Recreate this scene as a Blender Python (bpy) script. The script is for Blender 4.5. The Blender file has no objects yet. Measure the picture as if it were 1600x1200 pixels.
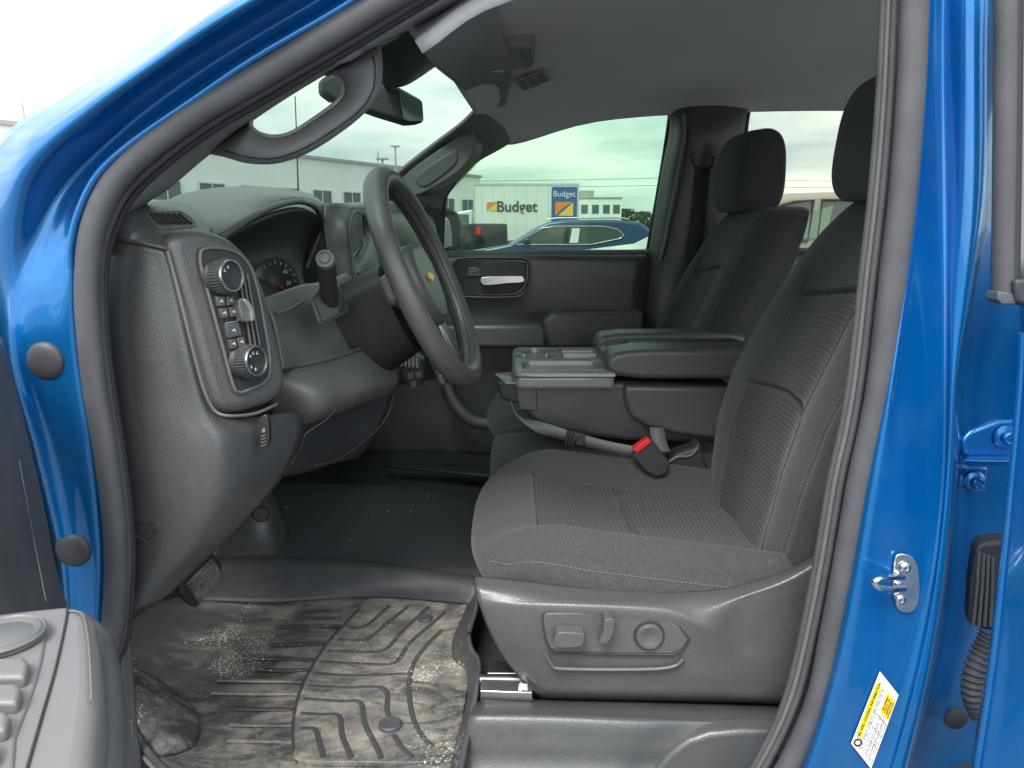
import bpy, math, random
import numpy as np
from mathutils import Vector, Matrix
random.seed(7)
D = bpy.data
sc = bpy.context.scene
C = sc.collection
R = math.radians

# ------------------------------------------------------------------ camera, world, sun, exposure
F = 1180.0; CH = 1.47; PT = math.atan((600-362)/F)
cam = D.objects.new('camera', D.cameras.new('camera')); C.objects.link(cam)
cam.location = (0, 0, CH); cam.rotation_euler = (math.pi/2-PT, 0, 0)
cam.data.sensor_width = 36; cam.data.lens = 36*F/1600
cam.data.clip_start = .02; cam.data.clip_end = 3000
sc.camera = cam

w = D.worlds.new('World'); sc.world = w; w.use_nodes = True
nt = w.node_tree; bg = nt.nodes['Background']
sky = nt.nodes.new('ShaderNodeTexSky'); sky.sky_type = 'NISHITA'; sky.sun_disc = False
SUN_EL, SUN_AZ = R(52), R(200)
sky.sun_elevation = SUN_EL; sky.sun_rotation = SUN_AZ; sky.air_density = 1.2; sky.dust_density = 2.5
tc = nt.nodes.new('ShaderNodeTexCoord'); mp = nt.nodes.new('ShaderNodeMapping'); mp.inputs['Scale'].default_value = (1, 1, 4.5)
n1 = nt.nodes.new('ShaderNodeTexNoise'); n1.inputs['Scale'].default_value = 3.2; n1.inputs['Detail'].default_value = 7
rmp = nt.nodes.new('ShaderNodeValToRGB')
rmp.color_ramp.elements[0].position = .36; rmp.color_ramp.elements[0].color = (4.3, 5.2, 5.9, 1)
rmp.color_ramp.elements[1].position = .62; rmp.color_ramp.elements[1].color = (10.6, 10.5, 10.1, 1)
mx = nt.nodes.new('ShaderNodeMix'); mx.data_type = 'RGBA'; mx.inputs[0].default_value = .86
nt.links.new(tc.outputs['Generated'], mp.inputs[0]); nt.links.new(mp.outputs[0], n1.inputs['Vector'])
nt.links.new(n1.outputs['Fac'], rmp.inputs[0]); nt.links.new(sky.outputs[0], mx.inputs[6]); nt.links.new(rmp.outputs[0], mx.inputs[7])
nt.links.new(mx.outputs[2], bg.inputs[0]); bg.inputs[1].default_value = .10

sun = D.objects.new('sun', D.lights.new('sun', 'SUN')); C.objects.link(sun)
sun.data.energy = 1.6; sun.data.angle = R(25); sun.data.color = (1, .97, .92)
sd = Vector((math.sin(SUN_AZ)*math.cos(SUN_EL), math.cos(SUN_AZ)*math.cos(SUN_EL), math.sin(SUN_EL)))
sun.rotation_euler = sd.to_track_quat('Z', 'Y').to_euler()
vs = sc.view_settings; vs.view_transform = 'Standard'; vs.look = 'None'; vs.gamma = 1; vs.exposure = 1.45
sc.cycles.max_bounces = 8; sc.cycles.transparent_max_bounces = 16
sc.cycles.use_denoising = True

# ------------------------------------------------------------------ pixel -> point helpers (at a real distance)
cpt, spt = math.cos(PT), math.sin(PT)
def ray(px, py):
    a = (px-800)/F; b = (600-py)/F
    return Vector((a, cpt+b*spt, -spt+b*cpt))
O0 = Vector((0, 0, CH))
def P(px, py, Y):
    d = ray(px, py); return O0+d*(Y/d.y)
def PZ(px, py, z):
    d = ray(px, py); return O0+d*((z-CH)/d.z)
def PN(px, py, p0, n, off=0):
    d = ray(px, py); q = Vector(p0)+Vector(n)*off
    return O0+d*((q-O0).dot(n)/d.dot(n))

# ------------------------------------------------------------------ materials
M = {}
def mat(name, col, rough=.5, metal=0, spec=.5, bump=0, bscale=400, var=0, vscale=8, coat=0, sheen=0, col2=None, dust=0):
    m = D.materials.new(name); m.use_nodes = True; t = m.node_tree; b = t.nodes['Principled BSDF']
    b.inputs['Base Color'].default_value = (*col, 1); b.inputs['Roughness'].default_value = rough
    b.inputs['Metallic'].default_value = metal; b.inputs['Specular IOR Level'].default_value = spec
    b.inputs['Coat Weight'].default_value = coat; b.inputs['Coat Roughness'].default_value = .03
    if sheen: b.inputs['Sheen Weight'].default_value = sheen; b.inputs['Sheen Roughness'].default_value = .5
    tcn = t.nodes.new('ShaderNodeTexCoord')
    if var or col2:
        n = t.nodes.new('ShaderNodeTexNoise'); n.inputs['Scale'].default_value = vscale; n.inputs['Detail'].default_value = 8; n.inputs['Roughness'].default_value = .65
        t.links.new(tcn.outputs['Object'], n.inputs['Vector'])
        rp = t.nodes.new('ShaderNodeValToRGB'); rp.color_ramp.elements[0].position = .35; rp.color_ramp.elements[1].position = .68
        c2 = col2 or tuple(min(1, c*(1+var)) for c in col); c1 = col if col2 else tuple(c*(1-var) for c in col)
        rp.color_ramp.elements[0].color = (*c1, 1); rp.color_ramp.elements[1].color = (*c2, 1)
        t.links.new(n.outputs['Fac'], rp.inputs[0]); t.links.new(rp.outputs[0], b.inputs['Base Color'])
        rr = t.nodes.new('ShaderNodeMapRange'); rr.inputs['To Min'].default_value = max(0, rough-.06); rr.inputs['To Max'].default_value = min(1, rough+.08)
        t.links.new(n.outputs['Fac'], rr.inputs['Value']); t.links.new(rr.outputs[0], b.inputs['Roughness'])
    if dust:
        n3 = t.nodes.new('ShaderNodeTexNoise'); n3.inputs['Scale'].default_value = 90; n3.inputs['Detail'].default_value = 4
        t.links.new(tcn.outputs['Object'], n3.inputs['Vector'])
        n4 = t.nodes.new('ShaderNodeTexNoise'); n4.inputs['Scale'].default_value = 5; n4.inputs['Detail'].default_value = 3
        t.links.new(tcn.outputs['Object'], n4.inputs['Vector'])
        mm = t.nodes.new('ShaderNodeMath'); mm.operation = 'MULTIPLY'; t.links.new(n3.outputs['Fac'], mm.inputs[0]); t.links.new(n4.outputs['Fac'], mm.inputs[1])
        rp3 = t.nodes.new('ShaderNodeMapRange'); rp3.inputs['From Min'].default_value = .28; rp3.inputs['From Max'].default_value = .45; rp3.inputs['To Max'].default_value = dust
        t.links.new(mm.outputs[0], rp3.inputs['Value'])
        mxx = t.nodes.new('ShaderNodeMix'); mxx.data_type = 'RGBA'; t.links.new(rp3.outputs[0], mxx.inputs[0])
        src = b.inputs['Base Color'].links[0].from_socket if b.inputs['Base Color'].links else None
        if src: t.links.new(src, mxx.inputs[6])
        else: mxx.inputs[6].default_value = (*col, 1)
        mxx.inputs[7].default_value = (.34, .31, .27, 1); t.links.new(mxx.outputs[2], b.inputs['Base Color'])
    if bump:
        n2 = t.nodes.new('ShaderNodeTexNoise'); n2.inputs['Scale'].default_value = bscale; n2.inputs['Detail'].default_value = 3
        t.links.new(tcn.outputs['Object'], n2.inputs['Vector'])
        bp = t.nodes.new('ShaderNodeBump'); bp.inputs['Strength'].default_value = bump; bp.inputs['Distance'].default_value = .001
        t.links.new(n2.outputs['Fac'], bp.inputs['Height']); t.links.new(bp.outputs[0], b.inputs['Normal'])
    M[name] = m; return m
mat('plastic', (.072, .075, .077), .36, spec=.85, bump=.55, bscale=420, var=.10, vscale=9, dust=.05)
mat('plastic_soft', (.092, .092, .091), .36, spec=.85, bump=.6, bscale=420, var=.08, vscale=9, dust=.04)
mat('plastic_mid', (.115, .117, .115), .4, spec=.7, bump=.2, bscale=900, var=.07, vscale=4, dust=.04)
mat('plastic_deep', (.035, .038, .042), .5, bump=.2, bscale=900, var=.1)
mat('plastic_gloss', (.03, .032, .035), .22)
mat('plastic_light', (.13, .135, .132), .38, bump=.15, bscale=900, var=.08)
mat('pillar_trim', (.20, .205, .21), .6, bump=.2, bscale=900, var=.06)
mat('header_trim', (.34, .345, .36), .9, bump=.3, bscale=500)
mat('headliner', (.70, .70, .72), .95, bump=.4, bscale=600, var=.06, vscale=3, sheen=.3)
mat('rubber', (.075, .077, .085), .5, bump=.15, bscale=1200, var=.15, vscale=20)
mat('rubber_dark', (.025, .026, .03), .6, bump=.2, bscale=800)
mat('plastic_sw', (.095, .096, .095), .36, bump=.1, bscale=900)
mat('arm_grey', (.165, .163, .165), .42, bump=.2, bscale=900, var=.05)
mat('shroud', (.016, .017, .019), .45, spec=.35, bump=.2, bscale=900)
mat('lining', (.42, .43, .38), .5)
mat('fabric', (.053, .056, .057), .9, bump=.9, bscale=600, var=.34, vscale=420, sheen=.15, dust=.06)
mat('fabric_dark', (.040, .043, .047), .92, bump=.8, bscale=600, var=.30, vscale=420, sheen=.12)
mat('carpet', (.034, .037, .043), .62, bump=.4, bscale=700, var=.12, vscale=6, dust=.05)
mat('webbing', (.17, .17, .175), .6, bump=.4, bscale=700, var=.05)
mat('plug', (.045, .046, .05), .5, bump=.1)
mat('stitch', (.17, .17, .17), .8)
mat('silver', (.62, .63, .62), .25, metal=.9, var=.05)
mat('chrome', (.75, .74, .72), .16, metal=1, var=.1, vscale=60)
mat('steel_dark', (.2, .2, .2), .35, metal=.9)
mat('tray', (.24, .25, .24), .20, spec=.9, bump=.1, bscale=900)
mat('red', (.75, .03, .03), .4)
mat('gold', (.80, .50, .10), .3, metal=.6)
mat('white', (.78, .78, .76), .5)
mat('yellow', (.86, .60, .02), .5)
mat('ink', (.03, .03, .03), .6)
mat('asphalt', (.10, .10, .10), .9, bump=.8, bscale=60, col2=(.16, .158, .155), vscale=1.5)
mat('line_paint', (.6, .6, .58), .7)
mat('mirror_glass', (.55, .6, .58), .04, metal=1)

m = mat('paint', (.0, .150, .44), .28, metal=.6, coat=1)   # metallic clear-coated blue
t = m.node_tree; b = t.nodes['Principled BSDF']
vo = t.nodes.new('ShaderNodeTexNoise'); vo.inputs['Scale'].default_value = 1800
mr = t.nodes.new('ShaderNodeMapRange'); mr.inputs['To Min'].default_value = .22; mr.inputs['To Max'].default_value = .38
tcn = t.nodes.new('ShaderNodeTexCoord'); t.links.new(tcn.outputs['Object'], vo.inputs['Vector']); t.links.new(vo.outputs[0], mr.inputs[0]); t.links.new(mr.outputs[0], b.inputs['Roughness'])
dn = t.nodes.new('ShaderNodeTexNoise'); dn.inputs['Scale'].default_value = 7; dn.inputs['Detail'].default_value = 12; dn.inputs['Roughness'].default_value = .75; t.links.new(tcn.outputs['Object'], dn.inputs['Vector'])
dm = t.nodes.new('ShaderNodeMapRange'); dm.inputs['From Min'].default_value = .48; dm.inputs['From Max'].default_value = .8; dm.inputs['To Max'].default_value = .16; t.links.new(dn.outputs['Fac'], dm.inputs['Value'])
dx = t.nodes.new('ShaderNodeMix'); dx.data_type = 'RGBA'; dx.inputs[6].default_value = (.0, .150, .44, 1); dx.inputs[7].default_value = (.28, .30, .33, 1)
t.links.new(dm.outputs[0], dx.inputs[0]); t.links.new(dx.outputs[2], b.inputs['Base Color'])
cr_ = t.nodes.new('ShaderNodeMapRange'); cr_.inputs['From Min'].default_value = .4; cr_.inputs['From Max'].default_value = .8; cr_.inputs['To Min'].default_value = .03; cr_.inputs['To Max'].default_value = .14; t.links.new(dn.outputs['Fac'], cr_.inputs['Value']); t.links.new(cr_.outputs[0], b.inputs['Coat Roughness'])

def car_paint(name, col, metal=.2):
    return mat(name, col, .3, metal=metal, coat=.8)
car_paint('paint_navy', (.03, .07, .17)); car_paint('paint_black', (.015, .016, .02)); car_paint('paint_beige', (.42, .38, .33)); car_paint('paint_white', (.75, .75, .74)); car_paint('paint_red', (.35, .03, .03))

def glass(name, tint, gl=.06, rough=.0):
    m = D.materials.new(name); m.use_nodes = True; t = m.node_tree; t.nodes.clear()
    o = t.nodes.new('ShaderNodeOutputMaterial'); a = t.nodes.new('ShaderNodeBsdfTransparent'); a.inputs[0].default_value = (*tint, 1)
    g = t.nodes.new('ShaderNodeBsdfGlossy'); g.inputs['Roughness'].default_value = rough
    x = t.nodes.new('ShaderNodeMixShader'); lw = t.nodes.new('ShaderNodeLayerWeight'); lw.inputs[0].default_value = .12
    ml = t.nodes.new('ShaderNodeMath'); ml.operation = 'MULTIPLY_ADD'; ml.inputs[1].default_value = .5; ml.inputs[2].default_value = gl*.5
    t.links.new(lw.outputs['Fresnel'], ml.inputs[0]); t.links.new(ml.outputs[0], x.inputs[0])
    t.links.new(a.outputs[0], x.inputs[1]); t.links.new(g.outputs[0], x.inputs[2]); t.links.new(x.outputs[0], o.inputs[0])
    M[name] = m
glass('glass_green', (.30, .44, .335), .02); glass('glass_shield', (.35, .44, .39)); glass('glass_rear', (.42, .45, .39))
glass('glass_car', (.25, .34, .30), .25)

# ribbed insert fabric
m = mat('fabric_insert', (.036, .039, .040), .9, sheen=.15, var=.34, vscale=300); t = m.node_tree; b = t.nodes['Principled BSDF']
tcn = t.nodes.new('ShaderNodeTexCoord'); uvn = t.nodes.new('ShaderNodeUVMap'); uvn.uv_map = 'UVMap'
br = t.nodes.new('ShaderNodeTexBrick'); br.inputs['Scale'].default_value = 26; br.inputs['Mortar Size'].default_value = .028; br.inputs['Mortar Smooth'].default_value = 1; br.inputs['Brick Width'].default_value = .75; br.inputs['Row Height'].default_value = .22
t.links.new(uvn.outputs[0], br.inputs['Vector'])
bp = t.nodes.new('ShaderNodeBump'); bp.inputs['Strength'].default_value = .9; bp.inputs['Distance'].default_value = .0016; bp.invert = True
t.links.new(br.outputs['Fac'], bp.inputs['Height']); t.links.new(bp.outputs[0], b.inputs['Normal'])

# dirty rubber mat: mud film with streaks, clear rubber in patches
def mat_dirty(name, cover, x0=None, x1=None):
    m = D.materials.new(name); m.use_nodes = True; t = m.node_tree; b = t.nodes['Principled BSDF']; N = t.nodes.new; L = t.links.new
    tcn = N('ShaderNodeTexCoord')
    a = N('ShaderNodeTexNoise'); a.inputs['Scale'].default_value = 9; a.inputs['Detail'].default_value = 12; a.inputs['Roughness'].default_value = .72; a.inputs['Distortion'].default_value = 1.2
    mpn = N('ShaderNodeMapping'); mpn.inputs['Scale'].default_value = (1, 2.2, 1); L(tcn.outputs['Object'], mpn.inputs[0]); L(mpn.outputs[0], a.inputs['Vector'])
    f = N('ShaderNodeTexNoise'); f.inputs['Scale'].default_value = 160; f.inputs['Detail'].default_value = 6; f.inputs['Roughness'].default_value = .8; L(tcn.outputs['Object'], f.inputs['Vector'])
    ad = N('ShaderNodeMath'); ad.operation = 'MULTIPLY_ADD'; ad.inputs[1].default_value = .45; L(f.outputs['Fac'], ad.inputs[0]); L(a.outputs['Fac'], ad.inputs[2])
    rg = N('ShaderNodeMapRange'); rg.inputs['From Min'].default_value = .74-cover*.22; rg.inputs['From Max'].default_value = .92-cover*.16; L(ad.outputs[0], rg.inputs['Value'])
    if x0 is not None:
        sx_ = N('ShaderNodeSeparateXYZ'); L(tcn.outputs['Object'], sx_.inputs[0]); gm = N('ShaderNodeMapRange'); gm.inputs['From Min'].default_value = x0; gm.inputs['From Max'].default_value = x1
        w_ = N('ShaderNodeMath'); w_.operation = 'MULTIPLY_ADD'; w_.inputs[1].default_value = .25; L(a.outputs['Fac'], w_.inputs[0]); L(sx_.outputs['X'], w_.inputs[2]); L(w_.outputs[0], gm.inputs['Value'])
        g2 = N('ShaderNodeMath'); g2.operation = 'MULTIPLY'; L(rg.outputs[0], g2.inputs[0]); L(gm.outputs[0], g2.inputs[1]); rg = g2
    tan = N('ShaderNodeValToRGB'); tan.color_ramp.elements[0].color = (.15, .145, .135, 1); tan.color_ramp.elements[1].color = (.34, .305, .26, 1); tan.color_ramp.elements[0].position = .3; tan.color_ramp.elements[1].position = .7
    f2 = N('ShaderNodeTexNoise'); f2.inputs['Scale'].default_value = 28; f2.inputs['Detail'].default_value = 8; L(tcn.outputs['Object'], f2.inputs['Vector']); L(f2.outputs['Fac'], tan.inputs[0])
    mx = N('ShaderNodeMix'); mx.data_type = 'RGBA'; mx.inputs[6].default_value = (.062, .064, .066, 1); L(rg.outputs[0], mx.inputs[0]); L(tan.outputs[0], mx.inputs[7])
    # salt crystals
    s = N('ShaderNodeTexNoise'); s.inputs['Scale'].default_value = 260; s.inputs['Detail'].default_value = 3; L(tcn.outputs['Object'], s.inputs['Vector'])
    s2 = N('ShaderNodeTexNoise'); s2.inputs['Scale'].default_value = 7; s2.inputs['Detail'].default_value = 5; L(tcn.outputs['Object'], s2.inputs['Vector'])
    mu = N('ShaderNodeMath'); mu.operation = 'MULTIPLY'; L(s.outputs['Fac'], mu.inputs[0]); L(s2.outputs['Fac'], mu.inputs[1])
    sr = N('ShaderNodeMapRange'); sr.inputs['From Min'].default_value = .37; sr.inputs['From Max'].default_value = .42; L(mu.outputs[0], sr.inputs['Value'])
    m2 = N('ShaderNodeMix'); m2.data_type = 'RGBA'; m2.inputs[7].default_value = (.58, .55, .50, 1); L(sr.outputs[0], m2.inputs[0]); L(mx.outputs[2], m2.inputs[6]); L(m2.outputs[2], b.inputs['Base Color'])
    ro = N('ShaderNodeMapRange'); ro.inputs['To Min'].default_value = .42; ro.inputs['To Max'].default_value = .95; L(rg.outputs[0], ro.inputs['Value']); L(ro.outputs[0], b.inputs['Roughness'])
    bp = N('ShaderNodeBump'); bp.inputs['Strength'].default_value = .5; bp.inputs['Distance'].default_value = .0015; L(ad.outputs[0], bp.inputs['Height']); L(bp.outputs[0], b.inputs['Normal'])
    M[name] = m
mat_dirty('mat_mud', .80); mat_dirty('mat_scuffed', .6, -.50, -.25); mat_dirty('mat_hump', .40); mat_dirty('mat_clean', -.30)

# ------------------------------------------------------------------ mesh helpers
def tag(o, label=None, cat=None, group=None, kind=None):
    if label: o['label'] = label
    if cat: o['category'] = cat
    if group: o['group'] = group
    if kind: o['kind'] = kind
    return o
def thing(name, label, cat, loc=(0, 0, 0), group=None):
    o = D.objects.new(name, None); C.objects.link(o); o.location = loc; o.empty_display_size = .1
    return tag(o, label, cat, group)
def link(name, me, parent):
    o = D.objects.new(name, me); C.objects.link(o)
    if parent is not None:
        o.parent = parent
        if parent.type == 'EMPTY': o.location = -Vector(parent.location)
    return o
def obj(name, V, Fc, m, parent=None, smooth=40, bevel=0, bseg=3, sub=0, solid=0, mids=None, uvs=None):
    me = D.meshes.new(name); me.from_pydata([tuple(v) for v in V], [], Fc); me.validate(); me.update()
    for x in (m if isinstance(m, (list, tuple)) else [m]): me.materials.append(M[x])
    if mids is not None: me.polygons.foreach_set('material_index', mids)
    if uvs is not None:
        uv = me.uv_layers.new(name='UVMap')
        li = np.empty(len(me.loops), dtype=np.int32); me.loops.foreach_get('vertex_index', li)
        uv.data.foreach_set('uv', np.asarray(uvs, dtype=np.float32)[li].ravel())
    if smooth:
        me.shade_smooth()
        if smooth < 180: me.set_sharp_from_angle(angle=R(smooth))
    o = link(name, me, parent)
    if solid:
        k = o.modifiers.new('solid', 'SOLIDIFY'); k.thickness = abs(solid); k.offset = -1 if solid > 0 else 1
    if bevel:
        k = o.modifiers.new('bevel', 'BEVEL'); k.width = bevel; k.segments = bseg; k.limit_method = 'ANGLE'; k.angle_limit = R(35); k.harden_normals = False
    if sub:
        k = o.modifiers.new('sub', 'SUBSURF'); k.levels = sub; k.render_levels = sub
    return o
def merge(parts):
    V, Fc = [], []
    for v, f in parts:
        n = len(V); V += [Vector(q) for q in v]; Fc += [tuple(i+n for i in g) for g in f]
    return V, Fc
def cr(pts, n, closed=False):
    p = np.array([list(q) for q in pts], float); k = len(p); out = []
    segs = k if closed else k-1
    for i in range(segs):
        a, b_, c, d = (p[(i-1) % k] if closed or i > 0 else 2*p[0]-p[1]), p[i], p[(i+1) % k], (p[(i+2) % k] if closed or i+2 < k else 2*p[k-1]-p[k-2])
        for j in range(n):
            s = j/n
            out.append(.5*((2*b_)+(-a+c)*s+(2*a-5*b_+4*c-d)*s*s+(-a+3*b_-3*c+d)*s**3))
    if not closed: out.append(p[-1])
    return np.array(out)
def spl(pts, n=6, closed=False): return [Vector(q) for q in cr(pts, n, closed)]
def surf(name, rows, m, parent, thick=.008, n=6, smooth=60, raw=False):
    g = [[(Vector(q) if raw else P(*q)) for q in r] for r in rows]
    a = [cr(r, n) for r in g]; a = np.array(a)
    b_ = np.array([cr(a[:, j], n) for j in range(a.shape[1])])   # cols x rows
    nc, nr = b_.shape[0], b_.shape[1]
    V = b_.reshape(-1, 3); Fc = []
    for i in range(nc-1):
        for j in range(nr-1):
            Fc.append((i*nr+j, i*nr+j+1, (i+1)*nr+j+1, (i+1)*nr+j))
    # orient to camera
    c0 = V[Fc[len(Fc)//2][0]]; e1 = V[Fc[len(Fc)//2][1]]-c0; e2 = V[Fc[len(Fc)//2][3]]-c0
    nn = np.cross(e1, e2)
    if np.dot(nn, np.array([0, 0, CH])-c0) < 0: Fc = [f[::-1] for f in Fc]
    return obj(name, V, Fc, m, parent, smooth=smooth, solid=thick)
def plate_geo(out, vec):
    n = len(out); out = [Vector(q) for q in out]; vec = Vector(vec)
    V = out+[q+vec for q in out]
    nn = Vector((0, 0, 0))
    for i in range(n): nn += out[i].cross(out[(i+1) % n])
    F0 = list(range(n)); F1 = [i+n for i in range(n)][::-1]
    if nn.dot(vec) > 0: F0, F1 = F0[::-1], F1[::-1]; s = [((i+1) % n, i, i+n, (i+1) % n+n)[::-1] for i in range(n)]
    else: s = [((i+1) % n, i, i+n, (i+1) % n+n) for i in range(n)]
    return V, [tuple(F0), tuple(F1)]+[tuple(x) for x in s]
def plate(name, out, vec, m, parent, bevel=.003, smooth=40, bseg=3):
    V, Fc = plate_geo(out, vec)
    return obj(name, V, Fc, m, parent, bevel=bevel, smooth=smooth, bseg=bseg)
def px(out, Y, n=0, closed=True):
    q = [P(a, b_, Y) for a, b_ in out]
    return spl(q, n, closed) if n else q
def box_geo(x0, x1, y0, y1, z0, z1):
    V = [(x, y, z) for x in (x0, x1) for y in (y0, y1) for z in (z0, z1)]
    return V, [(0, 1, 3, 2), (4, 6, 7, 5), (0, 4, 5, 1), (2, 3, 7, 6), (0, 2, 6, 4), (1, 5, 7, 3)]
def box(name, b6, m, parent=None, bevel=.005, bseg=3): return obj(name, *box_geo(*b6), m, parent, bevel=bevel, bseg=bseg)
def tube_geo(pts, r, seg=12, closed=False, flat=1, up=(0, 1, 0), cap=True):
    pts = [Vector(q) for q in pts]; n = len(pts); V = []; Fc = []
    rs = r if isinstance(r, (list, tuple, np.ndarray)) else [r]*n
    if len(rs) != n: rs = np.interp(np.linspace(0, 1, n), np.linspace(0, 1, len(rs)), rs)
    for i, q in enumerate(pts):
        a = pts[(i-1) % n] if (closed or i > 0) else q; b_ = pts[(i+1) % n] if (closed or i < n-1) else q
        t_ = (b_-a).normalized(); u = Vector(up); u = (u-t_*u.dot(t_))
        if u.length < 1e-4: u = t_.orthogonal()
        u.normalize(); v = t_.cross(u)
        for k in range(seg):
            an = 2*math.pi*k/seg
            V.append(q+(u*math.cos(an)*flat+v*math.sin(an))*rs[i])
    for i in range(n if closed else n-1):
        for k in range(seg):
            a, b_ = i*seg+k, i*seg+(k+1) % seg; c, d = ((i+1) % n)*seg+(k+1) % seg, ((i+1) % n)*seg+k
            Fc.append((a, b_, c, d))
    if cap and not closed: Fc.append(tuple(range(seg))[::-1]); Fc.append(tuple((n-1)*seg+k for k in range(seg)))
    return V, Fc
def tube(name, pts, r, m, parent, **kw):
    sm = kw.pop('smooth', 60); return obj(name, *tube_geo(pts, r, **kw), m, parent, smooth=sm)
def frame(ax):
    ax = Vector(ax).normalized(); u = ax.orthogonal().normalized()
    if abs(ax.z) < .95: u = (Vector((0, 0, 1))-ax*ax.z).normalized()
    return ax, u, ax.cross(u)
def lathe_geo(prof, c, ax, seg=32, sx=1, sy=1):
    ax, u, v = frame(ax); V = []; Fc = []; c = Vector(c)
    for r, h in prof:
        for k in range(seg):
            a = 2*math.pi*k/seg; V.append(c+ax*h+(u*math.cos(a)*sx+v*math.sin(a)*sy)*max(r, 1e-5))
    n = len(prof)
    for i in range(n-1):
        for k in range(seg):
            Fc.append((i*seg+k, i*seg+(k+1) % seg, (i+1)*seg+(k+1) % seg, (i+1)*seg+k))
    Fc.append(tuple(range(seg))[::-1]); Fc.append(tuple((n-1)*seg+k for k in range(seg)))
    return V, Fc
def lathe(name, prof, c, ax, m, parent, seg=32, smooth=35, **kw): return obj(name, *lathe_geo(prof, c, ax, seg, **kw), m, parent, smooth=smooth)
def text(name, s, p, xdir, ydir, size, m, parent, ext=.0005, bold=0, align='CENTER'):
    cu = D.curves.new(name, 'FONT'); cu.body = s; cu.size = size; cu.extrude = ext; cu.align_x = align; cu.align_y = 'CENTER'; cu.offset = bold
    cu.materials.append(M[m]); o = D.objects.new(name, cu); C.objects.link(o)
    X = Vector(xdir).normalized(); Yv = Vector(ydir); Yv = (Yv-X*Yv.dot(X)).normalized(); Z = X.cross(Yv)
    mt = Matrix((X, Yv, Z)).transposed().to_4x4(); mt.translation = Vector(p)
    if parent is not None:
        o.parent = parent
        if parent.type == 'EMPTY': mt.translation = Vector(p)-Vector(parent.location)
    o.matrix_local = mt
    me = D.meshes.new_from_object(o); o2 = D.objects.new(name, me); C.objects.link(o2); o2.parent = o.parent; o2.matrix_local = mt; D.objects.remove(o)
    return o2
def stitches(name, pts, parent, step=.0065, ln=.0042, r=.0007, m='stitch', up=(0, 0, 1)):
    d = cr(pts, 14); seg = np.linalg.norm(np.diff(d, axis=0), axis=1); cum = np.concatenate([[0], np.cumsum(seg)]); tot = cum[-1]
    parts = []; s = 0
    while s+ln < tot:
        a = Vector([np.interp(s, cum, d[:, k]) for k in range(3)]); b_ = Vector([np.interp(s+ln, cum, d[:, k]) for k in range(3)])
        parts.append(tube_geo([a, b_], r, seg=5, up=up)); s += step
    return obj(name, *merge(parts), m, parent, smooth=60)

from mathutils.bvhtree import BVHTree
_bv = {}
def on(o, a, b_, off=.001):   # point of a surface met by looking through one place of the view, lifted by off
    if o.name not in _bv: _bv[o.name] = BVHTree.FromPolygons([v.co.copy() for v in o.data.vertices], [tuple(p.vertices) for p in o.data.polygons])
    r_ = ray(a, b_).normalized(); h, nn, i_, ds_ = _bv[o.name].ray_cast(O0, r_)
    if h is None: h, nn, i_, ds_ = _bv[o.name].find_nearest(O0+r_*1.0)
    if nn.dot(r_) > 0: nn = -nn
    return h+nn*off
def seam(name, o, pts, r, m, off=.0, n=10, parent=None, seg=6):
    q = cr([(a, b_, 0) for a, b_ in pts], n); return tube(name, [on(o, x, y, off) for x, y, _ in q], r, m, parent or o, seg=seg)
def ring(name, prof, c, ax, m, parent, seg=40):
    ax, u, v = frame(ax); c = Vector(c); V = []; n = len(prof)
    for r, h in prof:
        for k in range(seg): a = 2*math.pi*k/seg; V.append(c+ax*h+(u*math.cos(a)+v*math.sin(a))*r)
    return obj(name, V, [(i*seg+k, i*seg+(k+1) % seg, ((i+1) % n)*seg+(k+1) % seg, ((i+1) % n)*seg+k) for i in range(n) for k in range(seg)], m, parent)
# pillow: closed front/back surface over (u,v) in [-1,1]^2; f(u,v)->(front point, back point)
def pillow(name, f, nu, nv, m, parent, mid=None, uv=None):
    us = np.sin(np.linspace(-math.pi/2, math.pi/2, nu)*.999)*.35+np.linspace(-1, 1, nu)*.65; us[0], us[-1] = -1, 1
    vs_ = np.sin(np.linspace(-math.pi/2, math.pi/2, nv)*.999)*.35+np.linspace(-1, 1, nv)*.65; vs_[0], vs_[-1] = -1, 1
    V = []; UV = []; Fc = []; mi = []
    fr = [[f(u, v) for v in vs_] for u in us]
    for i in range(nu):
        for j in range(nv): V.append(fr[i][j][0]); UV.append((us[i], vs_[j]) if not uv else uv(us[i], vs_[j]))
    off = nu*nv
    for i in range(nu):
        for j in range(nv): V.append(fr[i][j][1]); UV.append((0, 0))
    for i in range(nu-1):
        for j in range(nv-1):
            q = (i*nv+j, (i+1)*nv+j, (i+1)*nv+j+1, i*nv+j+1)
            Fc.append(q); mi.append(mid((us[i]+us[i+1])/2, (vs_[j]+vs_[j+1])/2) if mid else 0)
            Fc.append(tuple(x+off for x in q[::-1])); mi.append(0)
    # edge walls
    def wall(seq):
        for a, b_ in zip(seq[:-1], seq[1:]): Fc.append((b_, a, a+off, b_+off)); mi.append(0)
    wall([j for j in range(nv)][::-1]); wall([(nu-1)*nv+j for j in range(nv)])
    wall([i*nv for i in range(nu)]); wall([i*nv+nv-1 for i in range(nu)][::-1])
    o = obj(name, V, Fc, m, parent, smooth=180, mids=mi, uvs=UV)
    return o
def sgrv(d, w): return math.exp(-(d/w)**2)
def srnd(t, p): return max(0., 1-abs(t)**p)**(1/p)
def lerp(a, b_, t_): return a+(b_-a)*t_
def interp(x, xs, ys): return float(np.interp(x, xs, ys))
def sstep(a, b_, x):
    t_ = min(1, max(0, (x-a)/(b_-a))); return t_*t_*(3-2*t_)

exec_sections = True
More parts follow.
